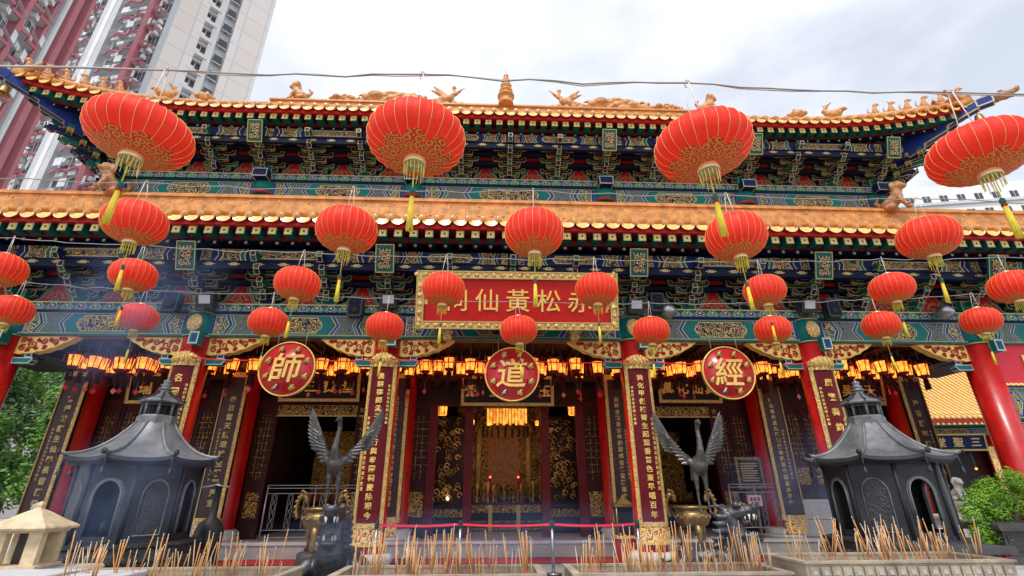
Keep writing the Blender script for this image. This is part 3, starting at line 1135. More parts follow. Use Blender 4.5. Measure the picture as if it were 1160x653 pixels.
# ridge sculptures
def cloud_mesh(L, h, seed, n=46, mat='ornament_glaze'):
    r = random.Random(seed)
    p = []
    for i in range(n):
        x = (r.random()-.5)*L
        e = 1-abs(2*x/L)**2.2
        p.append(('b', (x, (r.random()-.5)*.18, r.random()*h*max(.25, e)), .10+.08*r.random(), (1.25, .9, 1)))
    for i in range(5):
        x = -L*.4+L*.8*i/4
        p.append(('t', [(x, 0, .1), (x+.2, 0, .3*h+.2), (x+.05, 0, h*.9), (x-.12, 0, h*.75)], [.1, .09, .06, .03]))
    return organic(p, mat, .035, 1, .02, 7)
CLD = cloud_mesh(1.9, .50, 3)
def bird_mesh():
    p = [('t', [(-.5, 0, .25), (-.1, 0, .26), (.2, 0, .36), (.34, 0, .62), (.28, 0, .78)], [.06, .17, .14, .07, .05]), ('b', (.30, 0, .82), .08, (1.2, 1, 1)), ('t', [(.34, 0, .82), (.48, 0, .78)], [.04, .015]),
         ('t', [(.0, 0, .35), (-.30, 0, .62), (-.62, 0, .85)], [.12, .09, .03]), ('t', [(.0, 0, .32), (-.34, 0, .52), (-.72, 0, .68)], [.1, .08, .03]),
         ('t', [(.05, 0, .35), (.40, 0, .55), (.78, 0, .84)], [.1, .08, .02]), ('t', [(-.4, 0, .22), (-1.0, 0, .12), (-1.5, 0, .34), (-1.9, 0, .16)], [.1, .10, .09, .04]),
         ('t', [(-1.2, 0, .2), (-1.45, 0, .5), (-1.7, 0, .45)], [.06, .06, .03])]
    for k in range(9):
        p.append(('b', (-1.9+k*.32, 0, .06+.05*(k % 2)), .13, (1.3, .9, .8)))
    return organic(p, 'ornament_glaze', .03, 2, .015, 8)
BRD = bird_mesh()
def lion_mesh(mat='ornament_glaze'):
    p = [('b', (-.18, 0, .28), .26, (1.1, .85, .95)), ('t', [(-.15, 0, .30), (.12, 0, .55), (.18, 0, .78)], [.26, .22, .18]), ('b', (.24, 0, .95), .21, (1, .95, .95)), ('b', (.42, 0, .88), .12, (1, .9, .8)),
         ('t', [(.18, .13, .55), (.34, .14, .08)], [.10, .07]), ('t', [(.18, -.13, .55), (.34, -.14, .08)], [.10, .07]), ('t', [(-.38, 0, .3), (-.55, 0, .55), (-.42, 0, .75)], [.09, .08, .05]),
         ('b', (-.1, .2, .12), .13, (1.4, .8, .8)), ('b', (-.1, -.2, .12), .13, (1.4, .8, .8)), ('b', (.40, .14, .05), .09, (1.2, 1, .6)), ('b', (.40, -.14, .05), .09, (1.2, 1, .6))]
    for k in range(14):
        a = k*.45
        p.append(('b', (.12, math.cos(a)*.2, .92+math.sin(a)*.2), .075, (1, 1, 1)))
    return organic(p, mat, .03, 2, .02, 7)
LIO = lion_mesh()
ZT = 17.52
for sg in (-1, 1):
    put('ridge_lion', LIO, ridge, (sg*9.2, YC, ZT), (0, 0, 0 if sg > 0 else PI)).scale = (.95,)*3
    o = put('ridge_cloud', CLD, ridge, (sg*(5.2 if sg < 0 else 4.9), YC, ZT))
    o.scale = (1.6, 1.2, 1.2)
    o = put('ridge_cloud', CLD, ridge, (sg*7.2, YC, ZT))
    o.scale = (.8, 1.1, .7)
    o = put('ridge_phoenix', BRD, ridge, (sg*2.7, YC, ZT), (0, 0, PI if sg > 0 else 0))
    o.scale = (1.0, 1.1, 1.3)
b = B()
b.lathe([(.34, 0), (.34, .12), (.28, .16), (.30, .42), (.38, .46), (.38, .54), (.24, .60), (.18, .66), (.30, .74), (.31, .82), (.20, .90), (.15, .96), (.25, 1.05), (.26, 1.13), (.15, 1.22), (.11, 1.28), (.19, 1.37), (.20, 1.44), (.11, 1.52), (.07, 1.58), (.12, 1.68), (.11, 1.76), (.0, 1.86)], 'ridge_glaze', 20)
b.tube([(0, 0, 1.84), (0, 0, 2.2)], .008, 'steel', 5)
put('ridge_finial', b, ridge, (-.05, YC-.25, 17.42)).scale = (.98, .98, 1.0)
# beasts at the ends of the lower band
RBM = lion_mesh('brown_glaze')
for sg in (-1, 1):
    o = put('roof_beast', RBM, temple, (-12.85 if sg < 0 else 13.2, .80, 10.45), (0, 0, R(-125) if sg < 0 else R(-55)))
    o.scale = (.92, .95, .9)

# ---- porch columns
def column_mesh(r, h):
    b = B()
    b.lathe([(r*1.02, 0), (r, .3), (r, h)], 'red_lacquer', 32)
    return b
CM = column_mesh(.36, 5.40).mesh('column')
b = B()
b.lathe([(.60, -.02), (.60, .05), (.58, .08), (.50, .10), (.56, .18), (.57, .26), (.50, .33), (.42, .35)], 'stone_white', 28)
CBASE = b.mesh('stone_base')
b = B()
b.lathe([(.375, 0), (.375, .72)], 'teal', 28)
b.lathe([(.39, .02), (.39, .05)], 'gold_line', 28)
b.lathe([(.39, .66), (.39, .69)], 'gold_line', 28)
b.lathe([(.20, .0), (.19, .012), (.15, .03), (.0, .035)], 'carved_gold', 18, Matrix.Translation((0, -.375, .36)) @ Matrix.Rotation(PI/2, 4, 'X') @ Matrix.Diagonal((1, 1.25, 1.6, 1)))
CHEAD = b.mesh('painted_head')
b = B()
b.obx(-.12, .12, -.56, -.30, -.30, .02, 'teal', 'white_line', .03)
b.box(-.06, .06, -.566, -.56, -.22, -.04, 'blue')
CBR = b.mesh('head_bracket')
# carved gold spandrel, right hand side shape
def spandrel(sg):
    b = B()
    N = 18
    prof = [(0, 0)]
    L = 1.42
    for i in range(N+1):
        u = i/N
        x = u*L
        z = -.46*(1-u**2.4)-.035*abs(math.sin(u*PI*5))
        prof.append((x, z if u < .999 else -.03))
    prof.append((L+.02, 0))
    prof = [(sg*x, z) for x, z in prof]
    b.prism(prof, -.10, .10, 'gold_pale')
    cen = []
    for i, p in enumerate(prof[1:-1]):
        cen.append((p[0], -.105, p[1]+.012))
    b.tube(cen, .018, 'gold_pale', 5)
    b.tube([(0, -.105, -.015), (sg*L, -.105, -.015)], .018, 'gold_pale', 5)
    # spiral tendrils
    for k, (cx_, cz, r0) in enumerate(((.14, -.12, .08), (.16, -.32, .09), (.40, -.22, .12), (.66, -.13, .09), (.70, -.29, .06), (.92, -.16, .09), (1.14, -.09, .06), (.28, -.12, .05), (.52, -.12, .05), (.50, -.32, .05), (.30, -.36, .06), (.80, -.10, .05), (1.04, -.08, .045))):
        pts = []
        for i in range(16):
            t = i/15
            a = t*PI*3+k
            rr = r0*(1-t*.85)
            pts.append((sg*(cx_+math.cos(a)*rr), -.112, cz+math.sin(a)*rr))
        b.tube(pts, [.020*(1-.4*i/15) for i in range(16)], 'red_paint', 5)
    return b
SPA = {1: spandrel(1).mesh('spandrel'), -1: spandrel(-1).mesh('spandrel')}
def arm_under(sg):
    b = B()
    b.outl([(0, 0), (sg*.42, 0), (sg*.50, .10), (sg*.50, .16), (0, .16)], -.09, .09, 'teal', 'white_line', .022)
    b.obx(min(sg*.28, sg*.46), max(sg*.28, sg*.46), -.09, .09, .163, .27, 'blue', 'white_line', .02)
    return b
ARM = {1: arm_under(1).mesh('bracket_arm'), -1: arm_under(-1).mesh('bracket_arm')}
for x in CX:
    c = put('column', CM, temple, (x, 0, 0))
    put('stone_base', CBASE, c)
    put('painted_head', CHEAD, c, (0, 0, 5.40))
    put('head_bracket', CBR, c, (.18, 0, 5.44))
    for sg in (-1, 1):
        if abs(x+sg*.5) > 13.4:
            continue
        s = put('spandrel', SPA[sg], temple, (x+sg*.34, 0, 5.435))
        put('bracket_arm', ARM[sg], s, (0, 0, -.73))
# floor lights on the beam top: black flood lamps and speaker boxes
def flood():
    b = B()
    b.bbox(-.26, .26, -.02, .26, -.22, .22, 'black_plastic', .03)
    b.box(-.17, .17, -.035, -.018, -.08, .18, 'lamp_glass')
    b.tube([(-.29, .1, 0), (-.29, .1, -.30), (.29, .1, -.30), (.29, .1, 0)], .02, 'black_plastic', 6)
    return b
FL = flood().mesh('flood_lamp')
for v_ in FL.vertices: v_.co *= .85
first = None
for (px, py), lab in (((232, 341), 'black flood lamp on the beam above the second column from the left'), ((440, 341), 'black flood lamp behind the small lantern left of the red name board'),
               ((721, 347), 'black flood lamp just right of the red name board'), ((917, 347), 'black flood lamp above the second column from the right')):
    p = atY(px, py, -.62)
    tag(put('flood_lamp', FL, None, p, (R(22), 0, 0)), lab, 'flood lamp', 'flood lamps along the beam')
b = B()
b.lathe([(.0, -.17), (.17, -.17), (.19, -.12), (.19, .08), (.15, .14), (.06, .18), (.0, .18)], 'steel', 18, Matrix.Rotation(R(62), 4, 'X'))
b.tube([(0, .05, .1), (0, .30, .25)], .02, 'black_plastic', 6)
sp_ = b.mesh('spotlight')
for (px, py), lab in (((757, 352), 'small round grey spotlight right of the flood lamp by the name board'), ((1071, 353), 'small round grey spotlight near the rightmost column')):
    tag(put('spotlight', sp_, None, atY(px, py, -.62)), lab, 'spotlight', 'round spotlights on the beam')
b = B()
b.bbox(-.19, .19, -.12, .12, -.27, .27, 'black_plastic', .03)
b.box(-.15, .15, -.126, -.12, -.22, .22, 'navy_dark')
b.lathe([(.10, 0), (.08, .012), (.02, .004)], 'black_lacquer', 16, Matrix.Translation((0, -.126, -.08)) @ Matrix.Rotation(PI/2, 4, 'X'))
b.lathe([(.05, 0), (.04, .010), (.01, .004)], 'black_lacquer', 12, Matrix.Translation((0, -.126, .13)) @ Matrix.Rotation(PI/2, 4, 'X'))
spk = b.mesh('wall_speaker')
for (px, py), lab in (((196, 343), 'black speaker box left of the leftmost flood lamp'), ((403, 349), 'black speaker box left of the small lantern by the name board'),
               ((744, 344), 'black speaker box between flood lamp and spotlight right of the name board'), ((942, 350), 'black speaker box right of the flood lamp on the second column from the right')):
    tag(put('wall_speaker', spk, None, atY(px, py, -.55)), lab, 'speaker', 'speaker boxes on the beam')

# ---- porch floor, platform, ceiling, rear columns, hall front
b = B()
b.box(-14.5, 14.5, 2.35, 12, -.015, .40, 'stone')
b.box(-14.5, 14.5, 2.31, 2.35, .33, .405, 'stone_white')
put('platform', b, temple)
b = B()
b.box(-17, 17, .2, 5.4, 5.75, 5.9, 'dark_wood')
n = 44
for i in range(n):
    x = -16.8+i*.78
    b.box(x, x+.08, .2, 3.4, 5.66, 5.75, 'maroon_wood')
for x in CX:
    b.obx(x-.16, x+.16, .3, 3.0, 5.2, 5.66, 'navy', 'gold_line', .02)
b.box(-14, 14, 3.0, 3.3, 5.0, 5.75, 'dark_wood')
put('porch_ceiling', b, temple)
RC = column_mesh(.38, 5.4).mesh('rear_column')
YR = 3.2
for x in CX:
    c = put('rear_column', RC, temple, (x, YR, .40))
    b = B()
    b.lathe([(.58, 0), (.58, .06), (.48, .10), (.54, .22), (.43, .28)], 'stone_white', 20)
    put('stone_base', b, c)

def panel_wall(b, x0, x1, z0, z1, y):
    """wooden lattice doors: frame, lattice window above, carved panel below"""
    n = max(1, round((x1-x0)/.62)); w_ = (x1-x0)/n
    for i in range(n):
        a = x0+i*w_+.012; c = x0+(i+1)*w_-.012
        fr = .07
        b.box(a, a+fr, y-.05, y+.05, z0, z1, 'maroon_wood')
        b.box(c-fr, c, y-.05, y+.05, z0, z1, 'maroon_wood')
        for z in (z0, z0+(z1-z0)*.12, z0+(z1-z0)*.34, z0+(z1-z0)*.40, z1-.08-(z1-z0)*.06, z1-.08):
            b.box(a+fr, c-fr, y-.045, y+.045, z, z+.08, 'maroon_wood')
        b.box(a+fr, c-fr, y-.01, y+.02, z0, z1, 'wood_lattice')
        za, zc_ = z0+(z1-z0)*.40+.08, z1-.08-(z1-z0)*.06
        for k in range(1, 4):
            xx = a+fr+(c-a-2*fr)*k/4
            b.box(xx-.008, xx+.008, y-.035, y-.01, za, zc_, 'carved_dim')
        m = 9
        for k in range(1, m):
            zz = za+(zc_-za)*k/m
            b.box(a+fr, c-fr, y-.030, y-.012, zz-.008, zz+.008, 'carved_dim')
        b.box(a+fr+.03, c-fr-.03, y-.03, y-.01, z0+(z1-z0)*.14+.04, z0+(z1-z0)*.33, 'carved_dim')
YW = 3.5
b = B()
# over-door wall
b.box(-14, 14, YW, YW+.12, 4.42, 5.75, 'dark_wood')
b.box(-14, 14, YW-.06, YW+.14, 4.28, 4.42, 'maroon_wood')
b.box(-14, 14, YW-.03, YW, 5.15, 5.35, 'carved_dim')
put('hall_front_wall', b, temple)
# central bay posts and doors
for x0, x1 in ((-3.30, -2.45), (2.45, 3.30)):
    b = B(); panel_wall(b, x0, x1, .38, 4.28, YW); put('door_panel', b, temple)
for x in (-2.38, -1.22, 1.22, 2.38):
    b = B(); b.bbox(x-.13, x+.13, YW-.1, YW+.12, .34, 4.28, 'maroon', .02); put('door_post', b, temple)
for sg in (-1, 1):
    # second bays: deep opening with side panels
    xa, xb = sorted((sg*3.62, sg*8.0))
    b = B(); panel_wall(b, xa, xa+.62*(2 if sg > 0 else 1), .38, 4.28, YW); put('door_panel', b, temple)
    b = B(); panel_wall(b, xb-.62*(2 if sg > 0 else 2), xb, .38, 4.28, YW); put('door_panel', b, temple)
    b = B()
    b.box(xa+.6, xb-1.0, YW-.03, YW+.05, 3.95, 4.28, 'carved_dim')
    b.box(xa+.6, xb-1.0, YW-.045, YW-.03, 3.92, 3.96, 'gold_line')
    put('door_lintel', b, temple)
    # outer bays: screens above a pale stone dado
    xa, xb = sorted((sg*8.66, sg*12.85))
    b = B(); panel_wall(b, xa, xb, 1.42, 4.28, YW); put('screen_panel', b, temple)
    b = B()
    b.box(xa, xb, YW-.14, YW+.1, .34, 1.36, 'stone_white')
    b.box(xa, xb, YW-.18, YW+.12, 1.32, 1.42, 'stone_white')
    b.box(xa, xb, YW-.145, YW-.139, .84, .855, 'stone_dark')
    put('stone_dado', b, temple)
# hall interior box
b = B()
b.box(-13.6, 13.6, 9.6, 9.8, .3, 9.7, 'maroon_wood')
b.box(-13.6, -13.4, 3.6, 9.6, .3, 9.7, 'maroon_wood')
b.box(13.4, 13.6, 3.6, 9.6, .3, 9.7, 'maroon_wood')
b.box(-13.6, 13.6, 3.6, 9.6, 5.2, 5.3, 'dark_wood')
for x in (-8.2, -3.4, 3.2, 8.0):
    b.box(x, x+.2, 3.7, 9.6, .34, 5.2, 'dark_wood')
put('hall_interior', b, temple)
# ================================================================ SIGNS AND PLAQUES
# main name board: red, gold carved frame, leaning forward
def board_with_text(name, label, cat, loc, W, H, fr, text, size, tilt, face, frame_mat, letter_mat='gold', group=None, rz=0, spacing=None, bold=.012, inner='gold_line', extra=None):
    t = thing(name, label, cat, loc, rz, group)
    t.rotation_euler = (tilt, 0, rz)
    b = B()
    b.box(-W/2+fr*.5, W/2-fr*.5, -.03, .05, -H/2+fr*.5, H/2-fr*.5, face)
    put('board', b, t)
    b = B()
    # mitred frame, two steps
    for (f0, f1, y0) in ((0, fr, -.07), (fr*.82, fr, -.09), (0, fr*.16, -.09)):
        for a, c, d, e in (((-W/2+f0), (W/2-f0), 1, 0), ((-W/2+f0), (W/2-f0), -1, 0)):
            z0, z1 = sorted((d*(H/2-f0), d*(H/2-f1)))
            b.box(a, c, y0, .04, z0, z1, frame_mat if f0 == 0 and f1 == fr else inner)
        for d in (-1, 1):
            x0, x1 = sorted((d*(W/2-f0), d*(W/2-f1)))
            b.box(x0, x1, y0+.001, .041, -H/2+f1, H/2-f1, frame_mat if f0 == 0 and f1 == fr else inner)
    if fr > .15:
        r = random.Random(5)
        for i in range(int(2*(W+H)/.22)):
            q = i*.22
            if q < 2*W:
                p = (q % W-W/2, (H/2-fr/2)*(1 if q < W else -1))
            else:
                q -= 2*W
                p = ((W/2-fr/2)*(1 if q < H else -1), q % H-H/2)
            b.ball((p[0], -.075, p[1]), .055, 'carved_gold', sx=1+.5*r.random(), sy=.6, sz=.8+.4*r.random(), seg=7, rings=5)
    put('frame', b, t)
    b = B()
    n = len(text)
    sp = spacing or (W-2*fr)/n
    for i, ch in enumerate(text):
        if ch == ' ':
            continue
        letter(b, ch, (i-(n-1)/2)*sp, 0, size, -.032, letter_mat, .012, bold, 0, 1.05)
    if extra:
        for ch, x, z, s in extra:
            letter(b, ch, x, z, s, -.032, letter_mat, .005, .004)
    put('lettering', b, t)
    return t
p0 = atY(586.5, 341, -1.15)
nb_ = board_with_text('name_board', 'big red board with five gold characters in a carved gold frame above the middle entrance', 'name board', p0, 5.2, 1.50, .20,
    '祠仙黃松赤', .62, R(14), 'board_red', 'carved_gold', 'gold', None, 0, .80, .002,
    extra=[(c, -2.36, .32-.13*i, .12) for i, c in enumerate('歲次辛酉')]+[(c, -2.22, .32-.13*i, .12) for i, c in enumerate('敬立')]+[(c, 2.34, -.1-.13*i, .12) for i, c in enumerate('祠建')])
for px in (507, 651):
    q = atY(px, 379, -.55)
    b = B()
    b.bbox(-.11, .11, -.1, .1, -.16, .02, 'carved_gold', .03)
    b.ball((0, -.06, .10), .12, 'carved_gold', sz=1.2)
    b.ball((0, -.08, .27), .08, 'carved_gold')
    b.tube([(-.08, -.1, .15), (-.13, -.14, .0)], .04, 'carved_gold', 6)
    b.tube([(.08, -.1, .15), (.13, -.14, .0)], .04, 'carved_gold', 6)
    o = put('board_support', b, nb_)
    o.matrix_world = Matrix.Translation(q)
    o.matrix_parent_inverse = (Matrix.Translation(p0) @ Matrix.Rotation(R(14), 4, 'X')).inverted()
    o.location = q

# round signs
for ch, px, py, lab in (('師', 325.5, 418, 'round red sign with one gold character, hanging below the beam left of the middle bay'),
                        ('道', 580, 424, 'round red sign with one gold character, hanging in the middle below the name board'),
                        ('經', 825, 422.5, 'round red sign with one gold character, hanging below the beam right of the middle bay')):
    p = atY(px, py, -.55)
    t = thing('round_sign', lab, 'sign', p, 0, 'round red signs under the beam')
    b = B()
    RX = Matrix.Rotation(PI/2, 4, 'X')
    b.lathe([(.0, -.03), (.66, -.03), (.66, .03), (0, .03)], 'disc_red', 48, RX, cap=False)
    put('disc', b, t)
    b = B()
    b.lathe([(.668, -.05), (.695, -.05), (.70, .02), (.695, .05), (.668, .05), (.668, -.05)], 'gold_pale', 48, RX, cap=False)
    put('rim', b, t)
    b = B()
    letter(b, ch, 0, .02, .78, -.032, 'gold_pale', .022, .008, .12)
    put('lettering', b, t)
    r = random.Random(px)
    for k in range(8):
        a = PI/2+PI/8+k*PI/4
        b = B()
        cx_, cz = math.cos(a)*.52, math.sin(a)*.52
        mt = 'brass' if k not in (3,) else 'blue'
        q = []
        for i in range(12):
            an = 2*PI*i/12
            rr = .092*(.5+.55*r.random())
            q.append((cx_+math.cos(an)*rr, cz+math.sin(an)*rr))
        b.prism(q, -.065, -.03, mt)
        b.tube([(cx_-.06, -.07, cz-.05), (cx_, -.08, cz+.02), (cx_+.05, -.07, cz+.07)], .02, 'gold_pale', 5)
        b.ball((cx_, -.07, cz), .035, 'gold_pale', sy=.5, seg=8, rings=5)
        put('emblem', b, t)
    b = B()
    for dx in (-.35, .35):
        b.tube([(dx, 0, .58), (dx, .02, 1.05)], .008, 'wire', 5)
    put('hanger', b, t)
# thin red cable across the bays
b = B()
xs_ = [-8.3, -5.6, -3.32, 0, 3.32, 5.6, 8.33]
pts = []
for a, c in zip(xs_[:-1], xs_[1:]):
    for i in range(8):
        u = i/8
        pts.append((a+(c-a)*u, -.45, 4.83-.10*math.sin(PI*u)))
b.tube(pts, .016, 'led_cable' if 'led_cable' in MT else 'belt_red', 6)
tag(put('light_cable', b), 'thin red cable strung between the columns behind the round signs', 'cable')

# curved couplet boards on the front columns
def couplet_front(x, text, small, lab, rev=False):
    t = thing('couplet_board', lab, 'couplet board', (x, 0, 0), 0, 'curved couplet boards on the front columns')
    r = .43; z0, z1 = .98, 4.62; hw = .88
    N = 14
    def shell(b, ra, rb, a0, a1, za, zb, m):
        vs = []
        for i in range(N+1):
            a = -PI/2+a0+(a1-a0)*i/N
            for rr in (ra, rb):
                for z in (za, zb):
                    vs.append((math.cos(a)*rr, math.sin(a)*rr, z))
        fs = []
        for i in range(N):
            k = 4*i
            fs += [(k+2, k+6, k+7, k+3), (k, k+1, k+5, k+4), (k+1, k+3, k+7, k+5), (k, k+4, k+6, k+2)]
        fs += [(0, 2, 3, 1), (4*N, 4*N+1, 4*N+3, 4*N+2)]
        b.add(vs, fs, m)
    b = B(); shell(b, .375, r, -hw, hw, z0, z1, 'maroon'); put('board', b, t)
    b = B()
    for sg in (-1, 1):
        a0, a1 = sorted((sg*hw, sg*(hw-.17)))
        shell(b, .375, r+.025, a0, a1, z0-.02, z1+.02, 'carved_gold')
        a0, a1 = sorted((sg*(hw-.17), sg*(hw-.22)))
        shell(b, .375, r+.012, a0, a1, z0, z1, 'gold_line')
    put('border', b, t)
    b = B()
    shell(b, .375, r+.03, -hw, hw, z1-.01, z1+.14, 'carved_gold')
    for k in range(-4, 5):
        a = -PI/2+k*.19
        h = .07+.13*math.cos(k*.33)
        b.ball((math.cos(a)*(r+.0), math.sin(a)*(r+.0), z1+.13+h*.35), .085, 'carved_gold', sx=1, sy=.8, sz=h/.1, seg=10, rings=6)
    for k in (-2, -1, 0, 1, 2):
        a = -PI/2+k*.27
        b.tube([(math.cos(a)*(r+.05), math.sin(a)*(r+.05), z1+.05), (math.cos(a+.08)*(r+.075), math.sin(a+.08)*(r+.075), z1+.18), (math.cos(a)*(r+.07), math.sin(a)*(r+.07), z1+.28-.03*abs(k))], .022, 'gold_pale', 5)
    put('crown', b, t)
    b = B()
    shell(b, .375, r+.03, -hw, hw, z0-.10, z0, 'carved_gold')
    shell(b, .375, r+.015, -hw, hw, z0-.42, z0-.10, 'scroll_red')
    shell(b, .375, r+.035, -hw, hw, z0-.47, z0-.42, 'gold_pale')
    put('foot_panel', b, t)
    b = B()
    def warp(p):
        a = -PI/2+p[0]/r
        rr = r-p[1]
        return (math.cos(a)*rr, math.sin(a)*rr, p[2])
    n = len(text)
    st = (z1-z0-.22)/n
    for i, ch in enumerate(text):
        letter(b, ch, 0, z1-.16-st*(i+.5), min(.21, st*.80), -.003, 'gold_pale', .010, .003, 0, 1, warp)
    for i, ch in enumerate(small[0]):
        letter(b, ch, -.22 if not rev else .22, z1-1.3-.115*i, .085, -.003, 'gold_pale', .004, .003, 0, 1, warp)
    for i, ch in enumerate(small[1]):
        letter(b, ch, .22 if not rev else -.22, z1-.5-.10*i, .07, -.003, 'gold_pale', .004, .002, 0, 1, warp)
    put('lettering', b, t)
    return t
SM = ('辛酉年仲秋月吉旦立沐恩弟子敬送', '嗇色園普宜壇同人敬書')
couplet_front(-8.33, '名園四季落花已飛香滿', SM, 'curved maroon couplet board on the second column from the left, behind the left censer')
couplet_front(-3.32, '農耕禱師孟子智香行與奉園祠慶院現今', SM, 'curved maroon couplet board on the column left of the middle bay, behind the crane wing')
couplet_front(3.32, '猿化甲傑枝菁生起葉香普色東早唱百年', SM, 'curved maroon couplet board on the column right of the middle bay', True)
couplet_front(8.33, '廣樂奏鈞天香篆煙雲', SM, 'curved maroon couplet board on the second column from the right, left of the right censer', True)

def couplet_rear(x, sg, text, lab, sm='庚申年孟冬月吉日沐恩弟子敬立'):
    """flat dark board on the inner columns; the gold edge is on the far side from the middle"""
    t = thing('inner_couplet_board', lab, 'couplet board', (x, 0, 0), 0, 'flat dark couplet boards on the inner columns')
    y = YR-.46
    cx = sg*.14
    z0, z1 = 1.0, 5.0
    b = B(); b.box(cx-.36, cx+.36, y-.05, y+.04, z0, z1, 'inner_board'); put('board', b, t)
    b = B()
    for q in (-1, 1):
        x0, x1 = sorted((cx+q*.36, cx+q*(.26 if q == -sg else .335)))
        b.box(x0, x1, y-.085, y+.05, z0, z1, 'carved_gold' if q == -sg else 'gold_line')
    b.box(cx-.36, cx+.36, y-.085, y+.05, z1, z1+.16, 'carved_gold')
    b.box(cx-.38, cx+.38, y-.1, y+.05, z0-.14, z0, 'carved_gold')
    b.bbox(cx-.30, cx+.30, y-.08, y+.05, z0-.50, z0-.14, 'scroll_red', .05)
    put('border', b, t)
    b = B()
    n = len(text); st = (z1-z0-.8)/n
    for i, ch in enumerate(text):
        letter(b, ch, cx, z1-.55-st*(i+.5), min(.20, st*.78), y-.052, 'gold_line', .008, .007)
    for i, ch in enumerate(sm):
        letter(b, ch, cx+sg*.20, z1-1.6-.105*i, .075, y-.052, 'gold_line', .003, .002)
    put('lettering', b, t)
couplet_rear(-13.17, -1, '德澤被群生仙跡長留獅嶺', 'flat black couplet board on the inner column at far left, beside the trees')
couplet_rear(-8.33, -1, '赤日當天照環球生輝麗澤宏', 'flat dark couplet board on the inner column left of the leftmost round sign')
couplet_rear(-3.32, -1, '叱石真靈傳妙術蔭應有求護業奉行善緣勤善道', 'flat dark couplet board on the inner column behind the crane on the left')
couplet_rear(3.32, 1, '黃同合精自會年紀慶成會榮普賢業府仙', 'flat dark couplet board on the inner column left of the right crane')
couplet_rear(8.33, 1, '征公草升成九勝德采本桃百會葉皇金子會', 'flat dark couplet board on the inner column right of the 經 sign')
couplet_rear(13.17, 1, '澤普群黎勝地宏開慈航', 'flat black couplet board on the inner column behind the right censer roof')

# dark name boards over the inner doors
for (px0, px1, py, txt, lab) in ((322, 405, 438, '道三寶堂', 'dark board with gold characters over the inner door behind the leftmost round sign'),
                                 (526, 624, 443, '飛 鸞 臺 玉', 'dark board with gold frame behind the round sign in the middle'),
                                 (746, 815, 440, '萬化仙真', 'dark board with gold frame over the inner door left of the rightmost round sign'),
                                 (944, 1000, 443, '昊天', 'dark board with gold characters behind the top of the right censer'),
                                 (150, 215, 440, '瑞雲', 'dark board with gold frame behind the top of the left censer')):
    p = atY((px0+px1)/2, py, 3.0)
    Wd = (px1-px0)/549.9*16.0*1.05
    board_with_text('inner_name_board', lab, 'name board', (p.x, 3.0, p.z), Wd, .95, .10, txt, .40, R(10), 'black_lacquer', 'carved_gold', 'gold', 'dark name boards over the inner doors', 0, None, .008)

